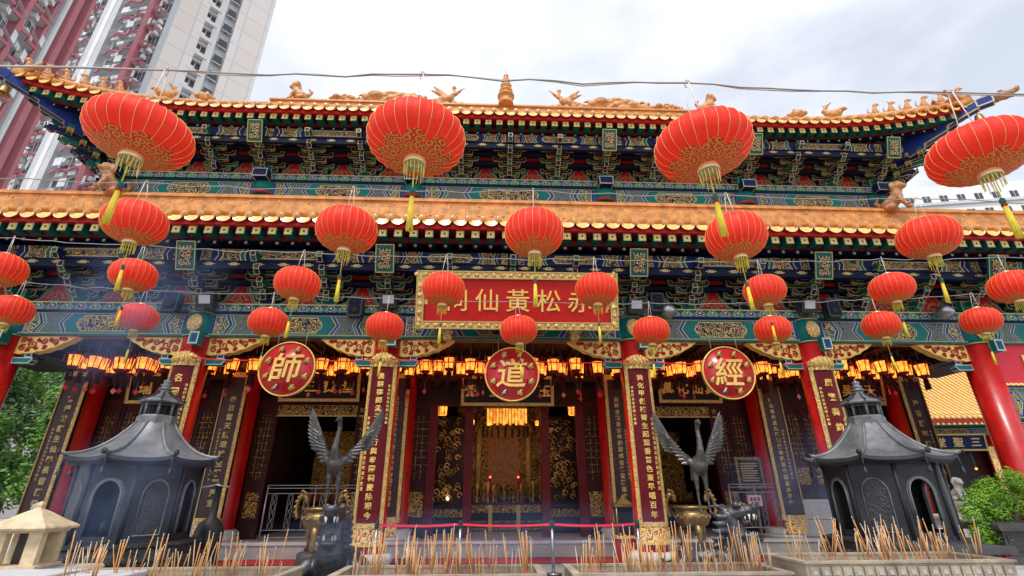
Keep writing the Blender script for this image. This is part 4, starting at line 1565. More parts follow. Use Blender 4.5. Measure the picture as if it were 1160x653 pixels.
# ================================================================ RED LANTERNS
def lantern_proto(k, big):
    """origin at the wire; the lantern hangs below. k: height to width"""
    t = thing('red_lantern', 'x', 'lantern')
    Rr = .475
    NR = 26
    hb = Rr*k
    drop = .58 if big else .42
    zc = -drop-hb-.03
    b = B()
    seg = NR*3
    prof = []
    M_ = 14
    lat = []
    for i in range(M_+1):
        ph = -PI/2+.20+(PI-.40)*i/M_
        lat.append(ph)
    def rz(ph):
        c, s = math.cos(ph), math.sin(ph)
        return Rr*abs(c)**.88, hb*math.copysign(abs(s)**.92, s)/(.98**.92)
    vs = []
    for ph in lat:
        r, z = rz(ph)
        for j in range(seg):
            a = 2*PI*j/seg
            dip = (0 if j % 3 == 0 else .014)*math.cos(ph)
            vs.append(((r-dip)*math.cos(a), (r-dip)*math.sin(a), zc+z))
    fs = []
    for i in range(M_):
        for j in range(seg):
            j2 = (j+1) % seg
            fs.append((i*seg+j, i*seg+j2, (i+1)*seg+j2, (i+1)*seg+j))
    b.add(vs, fs, 'silk', True)
    put('silk_body', b, t)
    # wire ribs
    b = B()
    for j in range(NR):
        a = 2*PI*j/NR
        pts = []
        for i in range(0, M_+1):
            r, z = rz(lat[i])
            pts.append(((r+.001)*math.cos(a), (r+.001)*math.sin(a), zc+z))
        b.tube(pts, .0023, 'gold_pale', 4)
    put('rib', b, t)
    # gold print on the underside: eight cloud lobes
    me_v = []; me_f = []; uvs = []
    ns, nr_ = 96, 8
    for i in range(nr_+1):
        for j in range(ns):
            a = 2*PI*j/ns
            lobe = abs(math.sin(a*4+PI/2))**.55
            top = -1.08+.36*(.2+.8*lobe)
            ph = lat[0]+(top-lat[0])*i/nr_
            r, z = rz(ph)
            jj = (a/(2*PI)*NR) % 1
            r += .004-.014*math.cos(ph)*min(1, 1.5*min(jj, 1-jj)*2)*.95
            me_v.append((r*math.cos(a), r*math.sin(a), zc+z))
            uvs.append((a/(2*PI)*18, (ph-lat[0])*5.5))
    for i in range(nr_):
        for j in range(ns):
            j2 = (j+1) % ns
            me_f.append((i*ns+j, i*ns+j2, (i+1)*ns+j2, (i+1)*ns+j))
    me = bpy.data.meshes.new('gold_print')
    me.from_pydata(me_v, [], me_f)
    me.materials.append(MT['scale_print'])
    uvl = me.uv_layers.new(name='UVMap')
    for p in me.polygons:
        p.use_smooth = True
        wrap = any(v % ns == 0 for v in p.vertices) and any(v % ns == ns-1 for v in p.vertices)
        for li, vi in zip(p.loop_indices, p.vertices):
            u_, v_ = uvs[vi]
            if wrap and vi % ns == 0:
                u_ = 18
            uvl.data[li].uv = (u_, v_)
    me.update()
    put('gold_print', me, t)
    b = B()
    zb = zc-hb
    b.lathe([(.08, zb+.04), (.10, zb+.03), (.108, zb-.05), (.10, zb-.06), (.092, zb+.03)], 'collar', 24)
    put('collar', b, t)
    b = B()
    b.lathe([(.08, zc+hb-.02), (.10, zc+hb-.02), (.10, zc+hb+.03), (.07, zc+hb+.04)], 'collar', 24)
    put('top_cap', b, t)
    b = B()
    rnd = random.Random(3)
    for j in range(16):
        a = 2*PI*j/16+rnd.random()*.1
        L = (.13 if big else .17)+.06*rnd.random()
        x, y = math.cos(a)*.092, math.sin(a)*.092
        b.tube([(x, y, zb-.02), (x*1.02, y*1.02, zb-.02-L*.5), (x*(.9+.2*rnd.random()), y*(.9+.2*rnd.random()), zb-.02-L)], (.006 if not big else .0048), 'tassel' if not big else 'tassel_pale', 4)
    put('fringe', b, t)
    b = B()
    sw = .0
    z2 = zb-.04-(.30 if big else .42)
    b.tube([(0, 0, zb+.02), (0, 0, z2)], .006, 'tassel', 5)
    b.lathe([(.0, z2+.03), (.025, z2+.01), (.03, z2-.02), (.02, z2-.045)], 'teal', 8)
    b.lathe([(.0, z2-.03), (.028, z2-.05), (.028, z2-.075)], 'red_paint', 8)
    for j in range(9):
        a = 2*PI*j/9
        b.tube([(math.cos(a)*.012, math.sin(a)*.012, z2-.06), (math.cos(a)*.020, math.sin(a)*.02, z2-.25), (math.cos(a)*.026, math.sin(a)*.026, z2-.43-.03*rnd.random())], .010, 'tassel', 4)
    put('tassel', b, t)
    b = B()
    for dx in (-.07, .07):
        b.tube([(dx*.3, 0, 0), (dx, 0, zc+hb+.04)], .006, 'string', 4)
    b.tube([(-.03, 0, 0), (0, 0, .05), (.03, 0, 0), (.01, 0, -.06)], .008, 'string', 4)
    put('hanging_string', b, t)
    return t
LBIG = lantern_proto(.56, True)
LSM = lantern_proto(.76, False)
def lan_label(i, n, rowdesc, ords):
    return f'{ords[i]} of the {rowdesc}'
ROWS = [
    (-9.1, .96, 'nearest, largest red lanterns in the top row', [(162, 152), (471, 160), (792, 168), (1108, 173)]),
    (-6.3, .95, 'second row of red lanterns, hanging before the lower roof edge', [(150, 253), (393, 262), (605, 264), (832, 268), (1054, 269)]),
    (-4.0, .89, 'third row of red lanterns, at the height of the brackets', [(0, 305), (152, 313), (338, 323), (504, 328), (676, 330), (866, 330), (1010, 327), (1146, 325)]),
    (-1.75, .93, 'lowest and smallest row of red lanterns, before the painted beam', [(15, 351), (156, 360), (304, 366), (437, 371), (586, 375), (739, 376), (875, 373), (997, 368), (1112, 363)])]
ORD = {4: ['leftmost', 'second from the left', 'third from the left', 'rightmost'],
       5: ['leftmost', 'second from the left', 'middle', 'second from the right', 'rightmost'],
       8: ['leftmost', 'second from the left', 'third from the left', 'fourth from the left', 'fourth from the right', 'third from the right', 'second from the right', 'rightmost'],
       9: ['leftmost', 'second from the left', 'third from the left', 'fourth from the left', 'middle', 'fourth from the right', 'third from the right', 'second from the right', 'rightmost']}
SHORT = ['large red lantern of the top row', 'red lantern of the second row, before the lower roof edge', 'small red lantern of the third row', 'small red lantern of the lowest row, before the painted beam']
rl = random.Random(11)
usedp = set()
wire_ends = []
for ri, (Yr, scl, desc, L) in enumerate(ROWS):
    proto = LBIG if ri == 0 else LSM
    hooks = []
    for i, (px, py) in enumerate(L):
        c = atY(px, py, Yr)
        zc = -(.58+.475*.56+.03) if ri == 0 else -(.42+.475*.76+.03)
        if id(proto) not in usedp:
            o = proto
            usedp.add(id(proto))
        else:
            o = copy_tree(proto)
        sv = scl*(1+rl.uniform(-.012, .012))*(1 if 300 < px < 860 else .94)
        o.scale = (sv, sv, sv*rl.uniform(.97, 1.03))
        o.location = (c.x, Yr, c.z-zc*sv)
        o.rotation_euler = (rl.uniform(-.03, .03), rl.uniform(-.05, .05), rl.uniform(0, PI))
        o['label'] = f"{['large', 'middle sized', 'small', 'smallest'][ri]} red lantern, {ORD[len(L)][i]} of the {dict(((4, 'four'), (5, 'five'), (8, 'eight'), (9, 'nine')))[len(L)]} in the {['top', 'second', 'third', 'lowest'][ri]} row"
        o['group'] = ['large lanterns of the top row', 'lanterns of the second row', 'lanterns of the third row', 'lanterns of the lowest row'][ri]
        hooks.append(Vector((c.x, Yr, c.z-zc*sv)))
    # wire through the hooks with sag between
    a = hooks[0]+Vector((-9, 0, hooks[0].z*0+.35)); z = hooks[-1]+Vector((9, 0, .35))
    chain = [a]+hooks+[z]
    pts = []
    for u, v in zip(chain[:-1], chain[1:]):
        for k in range(10):
            f = k/10
            q = u.lerp(v, f)
            q.z += (-.03+.012*math.sin(k*2.1+u.x))*math.sin(PI*f)*(v-u).length*.5+.012*math.sin(k*1.7+ri)
            if k == 0:
                q.z = u.z
            pts.append(q)
    pts.append(z)
    b = B()
    b.tube(pts, [.008, .008, .008, .008][ri], 'wire', 6)
    if ri == 0:
        b.tube([p+Vector((0, .02, .015+.02*math.sin(i*.9))) for i, p in enumerate(pts)], .007, 'string', 5)
    tag(put('lantern_wire', b), ['thin wire across the sky carrying the four large lanterns', 'thin wire above the lower roof carrying the second row of lanterns',
        'thin wire under the roof edge carrying the third row of lanterns', 'thin wire before the brackets carrying the lowest row of lanterns'][ri], 'wire', 'wires the lanterns hang from')

# ================================================================ PALACE LANTERNS IN THE PORCH
def palace_proto():
    t = thing('palace_lantern', 'small glowing hexagonal porch lantern with dark red frame, in the row under the porch ceiling', 'lantern', (0, 0, 0), 0, 'glowing porch lanterns under the ceiling')
    b = B()
    n = 6
    r0, r1, h = .17, .135, .34
    for k in range(n):
        a0, a1 = 2*PI*k/n, 2*PI*(k+1)/n
        p = [(math.cos(a0)*r0, math.sin(a0)*r0, 0), (math.cos(a1)*r0, math.sin(a1)*r0, 0), (math.cos(a1)*r1, math.sin(a1)*r1, -h), (math.cos(a0)*r1, math.sin(a0)*r1, -h)]
        b.quad(p[::-1], 'glow')
    put('pane', b, t)
    b = B()
    for k in range(n):
        a0, a1 = 2*PI*k/n, 2*PI*(k+1)/n
        A, C_ = (math.cos(a0)*r0*1.03, math.sin(a0)*r0*1.03, 0), (math.cos(a1)*r0*1.03, math.sin(a1)*r0*1.03, 0)
        D, E = (math.cos(a0)*r1*1.04, math.sin(a0)*r1*1.04, -h), (math.cos(a1)*r1*1.04, math.sin(a1)*r1*1.04, -h)
        b.tube([A, D], .013, 'red_dark', 4)
        b.tube([A, C_], .018, 'red_dark', 4); b.tube([D, E], .016, 'red_paint', 4)
        b.tube([A, (A[0]*1.5, A[1]*1.5, .07)], .010, 'carved_dim', 4)
        b.tube([(A[0]*1.45, A[1]*1.45, .06), (A[0]*1.45, A[1]*1.45, -.22)], .010, 'card_red', 4)
    b.lathe([(.20, 0), (.19, .04), (.10, .08), (.05, .14), (.0, .15)], 'red_dark', 6)
    b.lathe([(.14, -h), (.12, -h-.05), (.05, -h-.08), (.05, -h-.11)], 'red_dark', 6)
    b.tube([(0, 0, .14), (0, 0, .42)], .010, 'wire', 4)
    put('frame', b, t)
    b = B()
    r = random.Random(4)
    for j in range(14):
        a = 2*PI*j/14
        b.tube([(math.cos(a)*.05, math.sin(a)*.05, -h-.10), (math.cos(a)*.075, math.sin(a)*.075, -h-.38-.05*r.random())], .010, 'maroon_wood', 4)
    put('tassel', b, t)
    b = B()
    b.tube([(0, 0, -h-.3), (0, 0, -h-.52)], .004, 'wire', 4)
    b.prism([(0, -.085), (.07, 0), (0, .085), (-.07, 0)], -.006, .006, 'card_red', M=Matrix.Translation((0, 0, -h-.60)))
    put('wish_card', b, t)
    return t
PP = palace_proto()
cnt = 0
PINK = B().tube([(0, 0, -.64), (0, 0, -.82)], .004, 'wire', 4).prism([(0, -.085), (.07, 0), (0, .085), (-.07, 0)], -.006, .006, 'card_pink', M=Matrix.Translation((0, 0, -.92))).mesh('wish_card')
for row, (yy, zz) in enumerate(((1.0, 5.20), (1.75, 5.30), (2.5, 5.38))):
    x = -12.75+row*.24
    while x < 12.9:
        near = min(abs(x-c) for c in CX)
        if near > .50 or row > 0:
            o = PP if cnt == 0 else copy_tree(PP)
            cnt += 1
            o.location = (x+rl.uniform(-.05, .05), yy+rl.uniform(-.08, .08), zz+rl.uniform(-.05, .05))
            o.rotation_euler = (rl.uniform(-.03, .03), rl.uniform(-.03, .03), rl.uniform(0, 1))
            s = rl.uniform(.94, 1.06)
            o.scale = (s, s, s)
            if rl.random() < .45:
                for ch in list(o.children):
                    if ch.name.startswith('wish_card') and cnt > 1:
                        bpy.data.objects.remove(ch)
            elif cnt > 1 and rl.random() < .35:
                for ch in o.children:
                    if ch.name.startswith('wish_card'):
                        ch.data = PINK
        x += .58+.06*rl.random()

# inner hall: altar and lamps
for (px, py, Y, s, lab) in ((501, 466, 3.75, 1.0, 'glowing yellow square lamp inside the hall left of the altar'), (649, 466, 3.75, 1.0, 'glowing yellow square lamp inside the hall right of the altar')):
    p = atY(px, py, Y)
    t = thing('hall_lamp', lab, 'lamp', p, 0, 'square lamps inside the hall')
    b = B(); b.lathe([(.15, -.13), (.17, .15)], 'glow', 6); put('shade', b, t)
    b = B()
    for k in range(6):
        a = PI/3*k
        b.tube([(math.cos(a)*.155, math.sin(a)*.155, -.14), (math.cos(a)*.175, math.sin(a)*.175, .16)], .012, 'red_dark', 4)
    b.lathe([(.18, .15), (.1, .2), (.0, .22)], 'red_dark', 6)
    b.tube([(0, 0, .2), (0, 0, .5)], .01, 'wire', 4)
    put('frame', b, t)
alt = thing('altar', 'tall carved gold and dark altar with canopy seen through the middle doorway', 'altar', (0, 6.2, .34))
b = B()
b.box(-1.7, 1.7, 0, 1.2, 0, .92, 'navy_dark')
b.box(-1.75, 1.75, -.04, 0, .66, .92, 'carved_dim')
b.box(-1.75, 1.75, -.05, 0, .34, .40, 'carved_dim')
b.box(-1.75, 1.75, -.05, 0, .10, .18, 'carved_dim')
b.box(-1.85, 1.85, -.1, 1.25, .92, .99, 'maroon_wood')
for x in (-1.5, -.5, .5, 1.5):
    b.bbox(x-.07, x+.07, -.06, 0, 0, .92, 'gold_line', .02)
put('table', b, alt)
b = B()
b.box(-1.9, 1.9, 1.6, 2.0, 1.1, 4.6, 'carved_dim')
b.box(-.62, .62, 1.56, 1.6, 1.6, 3.7, 'brown_glaze')
for sg in (-1, 1):
    b.tube([(sg*1.0, 1.45, 1.1), (sg*1.0, 1.45, 4.3)], .12, 'carved_gold', 10)
    b.tube([(sg*1.75, 1.35, 1.1), (sg*1.75, 1.35, 4.3)], .14, 'carved_dim', 10)
pts = [(math.cos(a)*1.15, 1.45, 3.5+math.sin(a)*1.0) for a in [PI*i/14 for i in range(15)]]
b.tube(pts, .16, 'carved_dim', 8)
rr_ = random.Random(77)
for i in range(90):
    x = rr_.uniform(-1.75, 1.75); z = rr_.uniform(1.2, 4.4)
    if abs(x) < .62 and 1.6 < z < 3.6:
        continue
    pts = [(x+math.cos(a)*.13*(1-a/9), 1.5-.02*a, z+math.sin(a)*.15*(1-a/9)) for a in [k*.6 for k in range(11)]]
    b.tube(pts, .028, rr_.choice(['carved_gold', 'brass', 'carved_dim', 'ornament_glaze']), 5)
put('shrine', b, alt)
b = B()
for i in range(11):
    x = -1.5+.3*i
    if i % 2:
        b.lathe([(.06, 0), (.07, .16), (.0, .2)], 'glow', 6, Matrix.Translation((x, -.35, 3.62+.03*(i % 3))))
        b.tube([(x, -.35, 3.8), (x, -.35, 4.3)], .008, 'wire', 4)
put('small_lamp', b, alt)
b = B()
for i in range(13):
    x = -.66+i*.11
    b.box(x, x+.085, -1.5, -1.46, 3.55-.06*(i % 2), 4.05, 'glow_soft')
b.box(-.75, .75, -1.52, -1.42, 4.05, 4.12, 'gold_line')
for i in range(20):
    a = 2*PI*i/20
    b.tube([(math.cos(a)*.8, -1.0+math.sin(a)*.4, 3.5), (math.cos(a)*.82, -1.0+math.sin(a)*.4, 3.15)], .03, 'dark_wood', 5)
put('canopy_valance', b, alt)
b = B()
r = random.Random(8)
for i in range(60):
    x = r.uniform(-1.65, 1.65); y = r.uniform(.1, 1.1); h = r.uniform(.15, .75)
    m = r.choice(['brass', 'carved_gold', 'brass', 'carved_dim'])
    b.lathe([(.07, 0), (.03, h*.2), (.025, h*.5), (.06, h*.7), (.075, h*.9), (.03, h)], m, 10, Matrix.Translation((x, y, .99)))
put('offering_vessel', b, alt)
for sg in (-1, 1):
    b = B()
    b.lathe([(.05, 0), (.05, .8), (.0, .82)], 'red_paint', 8, Matrix.Translation((sg*.52, .3, .99)))
    b.ball((sg*.52, .3, 2.75-.9), .035, 'led_red', seg=8, rings=5)
    put('altar_candle', b, alt)
# gold figures either side inside the hall
for sg in (-1, 1):
    t = thing('carved_screen', 'gilded carved screen inside the hall '+('left' if sg < 0 else 'right')+' of the altar', 'screen', (sg*2.0, 5.4, .34), 0, 'gilded screens beside the altar')
    b = B()
    b.box(-.55, .55, 0, .08, .9, 3.9, 'dark_wood')
    r = random.Random(9+sg)
    for i in range(80):
        c = (r.uniform(-.44, .44), -.02, r.uniform(1.05, 3.75))
        pts = [(c[0]+math.cos(a)*.10*(1-a/8), c[1]-.03, c[2]+math.sin(a)*.12*(1-a/8)) for a in [k*.6 for k in range(10)]]
        b.tube(pts, .022, r.choice(['carved_dim', 'carved_dim', 'carved_gold']), 5)
    put('carving', b, t)
    b = B()
    b.box(-.6, .6, -.1, .5, 0, .85, 'navy_dark'); b.box(-.6, .6, -.12, -.1, .55, .8, 'carved_dim'); b.box(-.65, .65, -.15, .5, .85, .92, 'maroon_wood')
    put('pedestal', b, t)
def warm(name, loc, e, r=.25):
    l = bpy.data.lights.new(name, 'POINT'); l.energy = e; l.color = (1, .55, .2); l.shadow_soft_size = r
    o = bpy.data.objects.new(name, l); COL.objects.link(o); o.location = loc
for loc in ((-1.2, 4.6, 3.0), (1.2, 4.6, 3.0), (0, 5.0, 4.2)):
    warm('hall_lamp_light', loc, 7)
for x in (-6, 6):
    warm('side_bay_fill', (x, 5.2, 3.2), 9)  # added warm fill light inside the side bays, no lamp fitting there
tag(put('oil_lamp', B().lathe([(.0, 0), (.06, 0), (.08, .06), (.03, .05)], 'brass', 10).ball((0, 0, .11), .035, 'flame_glow', sz=1.4, seg=8, rings=5), None, (-1.95, 5.2, 1.36)), 'small burning oil lamp on the pedestal left of the altar', 'oil lamp')
# dim hall furniture in the side bays
for x, lab in ((-6.2, 'dark altar table with dull gold carving in the left side bay'), (6.0, 'dark altar table with dull gold carving in the right side bay')):
    t = thing('side_altar', lab, 'altar', (x, 6.6, .34), 0, 'altars in the side bays')
    b = B(); b.box(-1.3, 1.3, 0, .9, 0, .95, 'dark_wood'); b.box(-1.35, 1.35, -.04, 0, .5, .9, 'carved_dim'); b.box(-1.4, 1.4, -.08, .95, .95, 1.02, 'maroon_wood'); put('table', b, t)
    b = B(); b.box(-1.2, 1.2, 1.0, 1.2, 1.0, 3.6, 'carved_dim')
    r = random.Random(int(x*10))
    for i in range(18):
        hh = r.uniform(.15, .5)
        b.lathe([(.08, 0), (.03, hh*.3), (.07, hh*.7), (.03, hh)], r.choice(['brass', 'carved_dim', 'card_red']), 8, Matrix.Translation((r.uniform(-1.1, 1.1), r.uniform(.1, .8), 1.02)))
    put('shrine', b, t)
# ================================================================ COURTYARD
# ---- bronze incense pavilions
def censer(name, label, c, rz, group):
    t = thing(name, label, 'censer', c, rz, group)
    t.scale = (.78, .78, 1)
    A8 = PI/8
    def octo(prof, m, b, rot=A8, smooth=False, ns=8):
        b.lathe(prof, m, ns, Matrix.Rotation(rot, 4, 'Z'), smooth)
    b = B()
    octo([(1.56, -.02), (1.66, .02), (1.66, .06), (1.58, .09), (1.58, .22), (1.64, .25), (1.64, .29), (1.50, .32), (1.48, .42), (1.54, .45), (1.54, .49), (1.30, .50)], 'carved_bronze', b)
    for k in range(48):
        a = 2*PI*k/48
        # petals along the octagon lip
        ang = (a+PI/8-A8) % (PI/4)-PI/8
        rr = 1.60*math.cos(PI/8)/math.cos(ang)
        b.ball((math.cos(a)*rr, math.sin(a)*rr, .29), .05, 'carved_bronze', sz=.6, seg=7, rings=4)
    put('base', b, t)
    # body: eight walls, every other one with an open arch
    b = B(); ar = B(); dk = B()
    r0, z0, z1 = 1.19, .49, 1.76
    ap = r0*math.cos(PI/8); hw = r0*math.sin(PI/8)
    def wall(k):
        M = Matrix.Rotation(k*PI/4, 4, 'Z') @ Matrix.Translation((0, -ap, 0))
        return M
    for k in range(8):
        M = wall(k)
        aw = .25; zb, zt = z0+.12, z0+.72
        arch = [(-aw, zb)]+[(-aw*math.cos(PI*i/10), zt+aw*math.sin(PI*i/10)) for i in range(11)]+[(aw, zb)]
        if k % 2 == 0:
            # solid face with a raised arch panel and relief
            b.box(-hw, hw, 0, .05, z0, z1, 'bronze', M=M)
            ar.tube([(x, -.008, z) for x, z in arch]+[(arch[0][0], -.008, arch[0][1])], .018, 'bronze_roof', 6, M)
            ar.prism([(x*.86, zb+(z-zb)*.94+.03) for x, z in arch], -.02, 0, 'carved_bronze', M=M)
        else:
            # wall around an opening
            L = [(-hw, z0)]+[(-hw, z1)]+[(hw, z1)]+[(hw, z0)]+[(aw, z0)]+arch[::-1][:]+[(-aw, z0)]
            # split in strips so that the concave outline stays clean
            b.box(-hw, -aw, 0, .05, z0, z1, 'bronze', M=M)
            b.box(aw, hw, 0, .05, z0, z1, 'bronze', M=M)
            b.box(-aw, aw, 0, .05, z0, zb, 'bronze', M=M)
            for i in range(10):
                x0, za = arch[1+i]; x1, zc = arch[2+i]
                b.add([(x0, 0, za), (x1, 0, zc), (x1, 0, z1), (x0, 0, z1), (x0, .05, za), (x1, .05, zc), (x1, .05, z1), (x0, .05, z1)], [(0, 1, 2, 3), (7, 6, 5, 4), (0, 4, 5, 1)], 'bronze', M=M)
            ar.tube([(x*1.06, -.012, z) for x, z in arch], .026, 'bronze_roof', 6, M)
            ar.tube([(x*1.25, -.008, z+.02) for x, z in arch], .012, 'bronze_roof', 5, M)
        # corner posts
        b.tube([(hw, 0, z0), (hw, 0, z1)], .045, 'bronze', 8, M)
    b.lathe([(1.06, z0), (1.06, z0+.06)], 'bronze', 8)
    octo([(1.22, z0-.0), (1.22, z0+.06), (1.16, z0+.08)], 'bronze', b)
    octo([(1.17, z1-.10), (1.24, z1-.04), (1.30, z1+.02)], 'bronze', b)
    b.lathe([(.5, z0+.06), (.5, z0+.3), (.45, z0+.34)], 'bronze', 16)
    put('body', b, t)
    put('arch_frame', ar, t)
    # flared roof with eight ribs
    b = B()
    zr = 1.74
    prof = []
    N = 10
    for i in range(N+1):
        u = i/N
        r = 1.50+(.40-1.50)*u
        z = zr+.06+.66*(.74*u**2.3+.26*u)
        prof.append((r, z))
    SEG = 64
    vs = []
    for i, (r, z) in enumerate(prof):
        u = i/N
        for j in range(SEG):
            a = 2*PI*j/SEG
            ang = (a) % (PI/4)-PI/8
            k = math.cos(PI/8)/math.cos(ang)
            lift = .05*(1-u)**2*(abs(ang)/(PI/8))**3
            vs.append((math.cos(a+0)*r*(k*(1-u)+u), math.sin(a)*r*(k*(1-u)+u), z+lift))
    fs = [(i*SEG+j, i*SEG+(j+1) % SEG, (i+1)*SEG+(j+1) % SEG, (i+1)*SEG+j) for i in range(N) for j in range(SEG)]
    b.add(vs, fs, 'bronze_roof', True)
    # rim thickness and underside
    vs = []
    for j in range(SEG):
        a = 2*PI*j/SEG
        ang = a % (PI/4)-PI/8
        k = math.cos(PI/8)/math.cos(ang)
        lift = .05*(abs(ang)/(PI/8))**3
        for r, z in ((1.50, zr+.06+lift), (1.52, zr+.0+lift), (1.44, zr-.05+lift), (1.1, zr-.02)):
            vs.append((math.cos(a)*r*k, math.sin(a)*r*k, z))
    fs = []
    for j in range(SEG):
        j2 = (j+1) % SEG
        for q in range(3):
            fs.append((j*4+q, j*4+q+1, j2*4+q+1, j2*4+q))
    b.add(vs, fs, 'bronze', False)
    for k in range(8):
        a = k*PI/4
        pts = [(math.cos(a)*r*1.0, math.sin(a)*r*1.0, z+.012+(.05*(1-i/N)**2)) for i, (r, z) in enumerate(prof)]
        pts = [(math.cos(a)*1.60, math.sin(a)*1.60, zr+.14)]+pts
        b.tube(pts, [.03]+[.035]*(N+1), 'bronze_roof', 6)
        b.lathe([(.0, 0), (.05, 0), (.055, .03), (.0, .035)], 'bronze', 10, Matrix.Rotation(a-PI/2, 4, 'Z') @ Matrix.Translation((0, 1.62, zr+.14)) @ Matrix.Rotation(-PI/2, 4, 'X'))
        b.tube([(math.cos(a)*1.5, math.sin(a)*1.5, zr+.08), (math.cos(a)*1.52, math.sin(a)*1.52, zr-.12)], .02, 'bronze', 5)
        b.lathe([(.0, .08), (.03, .07), (.045, .0), (.05, -.03)], 'bronze', 8, Matrix.Translation((math.cos(a)*1.52, math.sin(a)*1.52, zr-.18)))
    put('roof', b, t)
    # lantern storey
    b = B()
    zz = 0
    octo([(.44, zz), (.46, zz+.04), (.46, zz+.20), (.42, zz+.24)], 'bronze_roof', b)
    for k in range(8):
        a = PI/8+k*PI/4
        b.tube([(math.cos(a)*.40, math.sin(a)*.40, zz+.2), (math.cos(a)*.40, math.sin(a)*.40, zz+.56)], .032, 'bronze_roof', 6)
        M = Matrix.Rotation(k*PI/4, 4, 'Z') @ Matrix.Translation((0, -.37, 0))
        for q in range(3):
            b.tube([(-.1+q*.1, 0, zz+.2), (-.1+q*.1, 0, zz+.54)], .010, 'bronze', 4, M)
        b.box(-.15, .15, -.01, .01, zz+.44, zz+.48, 'bronze', M=M)
    octo([(.26, zz+.2), (.26, zz+.56)], 'black_lacquer', b)
    octo([(.50, zz+.50), (.53, zz+.53), (.46, zz+.58), (.28, zz+.65), (.15, zz+.74), (.12, zz+.82)], 'bronze_roof', b, A8)
    for k in range(8):
        a = A8+k*PI/4
        b.tube([(math.cos(a)*.55, math.sin(a)*.55, zz+.57), (math.cos(a)*.45, math.sin(a)*.45, zz+.60), (math.cos(a)*.27, math.sin(a)*.27, zz+.67), (math.cos(a)*.14, math.sin(a)*.14, zz+.76)], .02, 'bronze', 5)
    b.lathe([(.10, zz+.80), (.16, zz+.82), (.16, zz+.85), (.09, zz+.87), (.13, zz+.90), (.13, zz+.93), (.07, zz+.96), (.10, zz+.99), (.09, zz+1.03), (.03, zz+1.05), (.0, zz+1.12)], 'bronze_roof', 16)
    put('spire', b, t, (0, 0, zr+.66)).scale = (.92, .92, .86)
    return t
ZC = .36
censer('incense_censer', 'black bronze octagonal incense pavilion with flared roof at left, before the trees', (-6.86, -3.05, ZC), R(51), 'bronze incense pavilions')
censer('incense_censer', 'black bronze octagonal incense pavilion with flared roof at right, beside the planter', (6.84, -3.3, ZC+.0), R(42), 'bronze incense pavilions')
for x, y, z, lab in ((-6.98, -3.05, ZC, 'low stone plinth under the left bronze incense pavilion'), (6.85, -3.3, ZC+.0, 'low stone plinth under the right bronze incense pavilion')):
    b = B()
    b.lathe([(1.8, 0), (1.8, .2), (1.7, .24), (1.7, z-.06), (1.76, z-.05), (1.76, z-.005)], 'stone', 8, Matrix.Rotation(PI/8, 4, 'Z'), False)
    tag(put('censer_plinth', b, None, (x, y, 0)), lab, 'plinth', 'stone plinths under the censers')

# ---- crane standing on a dragon-headed turtle
def turtle_mesh():
    # faces -Y
    p = [('b', (0, .15, .50), .52, (.95, 1.15, .62)), ('b', (0, -.15, .42), .40, (1, 1, .8)),
         ('t', [(0, -.30, .45), (0, -.52, .70), (0, -.55, 1.0), (0, -.50, 1.22)], [.30, .25, .21, .20]),
         ('b', (0, -.42, 1.32), .24, (1.05, .9, .95)),
         ('t', [(0, -.52, 1.42), (0, -.90, 1.50)], [.20, .13]), ('b', (0, -.97, 1.56), .10, (1.4, .8, .8)), ('b', (.07, -.99, 1.62), .05, (1, 1, 1)), ('b', (-.07, -.99, 1.62), .05, (1, 1, 1)),
         ('t', [(0, -.52, 1.02), (0, -.86, .92)], [.15, .11]), ('b', (0, -.92, .92), .11, (1.4, 1, .5)),
         ('b', (.15, -.66, 1.60), .075, (1, 1, 1)), ('b', (-.15, -.66, 1.60), .075, (1, 1, 1)),
         ('t', [(.10, -.48, 1.45), (.17, -.28, 1.58), (.20, -.10, 1.56)], [.055, .045, .02]), ('t', [(-.10, -.48, 1.45), (-.17, -.28, 1.58), (-.20, -.10, 1.56)], [.055, .045, .02]),
         ('t', [(.42, -.25, .45), (.62, -.42, .25), (.60, -.55, .05)], [.17, .14, .12]), ('t', [(-.42, -.25, .45), (-.62, -.42, .25), (-.60, -.55, .05)], [.17, .14, .12]),
         ('t', [(.40, .5, .4), (.58, .65, .2), (.60, .62, .05)], [.17, .14, .12]), ('t', [(-.40, .5, .4), (-.58, .65, .2), (-.60, .62, .05)], [.17, .14, .12]),
         ('t', [(0, .7, .4), (0, 1.0, .3), (.1, 1.15, .4)], [.12, .07, .03]),
         ('b', (0, .1, .05), .62, (1.1, 1.15, .12))]
    for sg in (-1, 1):
        for k in range(5):
            p.append(('t', [(sg*.18, -.44+.05*k, 1.36-.14*k), (sg*.27, -.34+.05*k, 1.36-.15*k), (sg*.30, -.26+.05*k, 1.40-.15*k)], [.08, .06, .025]))
        for k in range(3):
            p.append(('t', [(sg*.12, -.74-.06*k, 1.28), (sg*.13, -.75-.06*k, 1.19)], [.028, .012]))
    for k in range(6):
        p.append(('t', [(-.17, -.70+.08*k*.6, .98-.10*k), (0, -.76+.05*k, .96-.10*k), (.17, -.70+.08*k*.6, .98-.10*k)], [.03, .035, .03]))
    for i in range(16):
        a = i*2.4; r_ = .08+.024*i
        p.append(('b', (math.cos(a)*r_, .2+math.sin(a)*r_*1.15, .78-r_*r_*.7), .085, (1, 1, .5)))
    return organic(p, 'bronze_beast', .022, 1, .008, 9)
TUR = turtle_mesh()
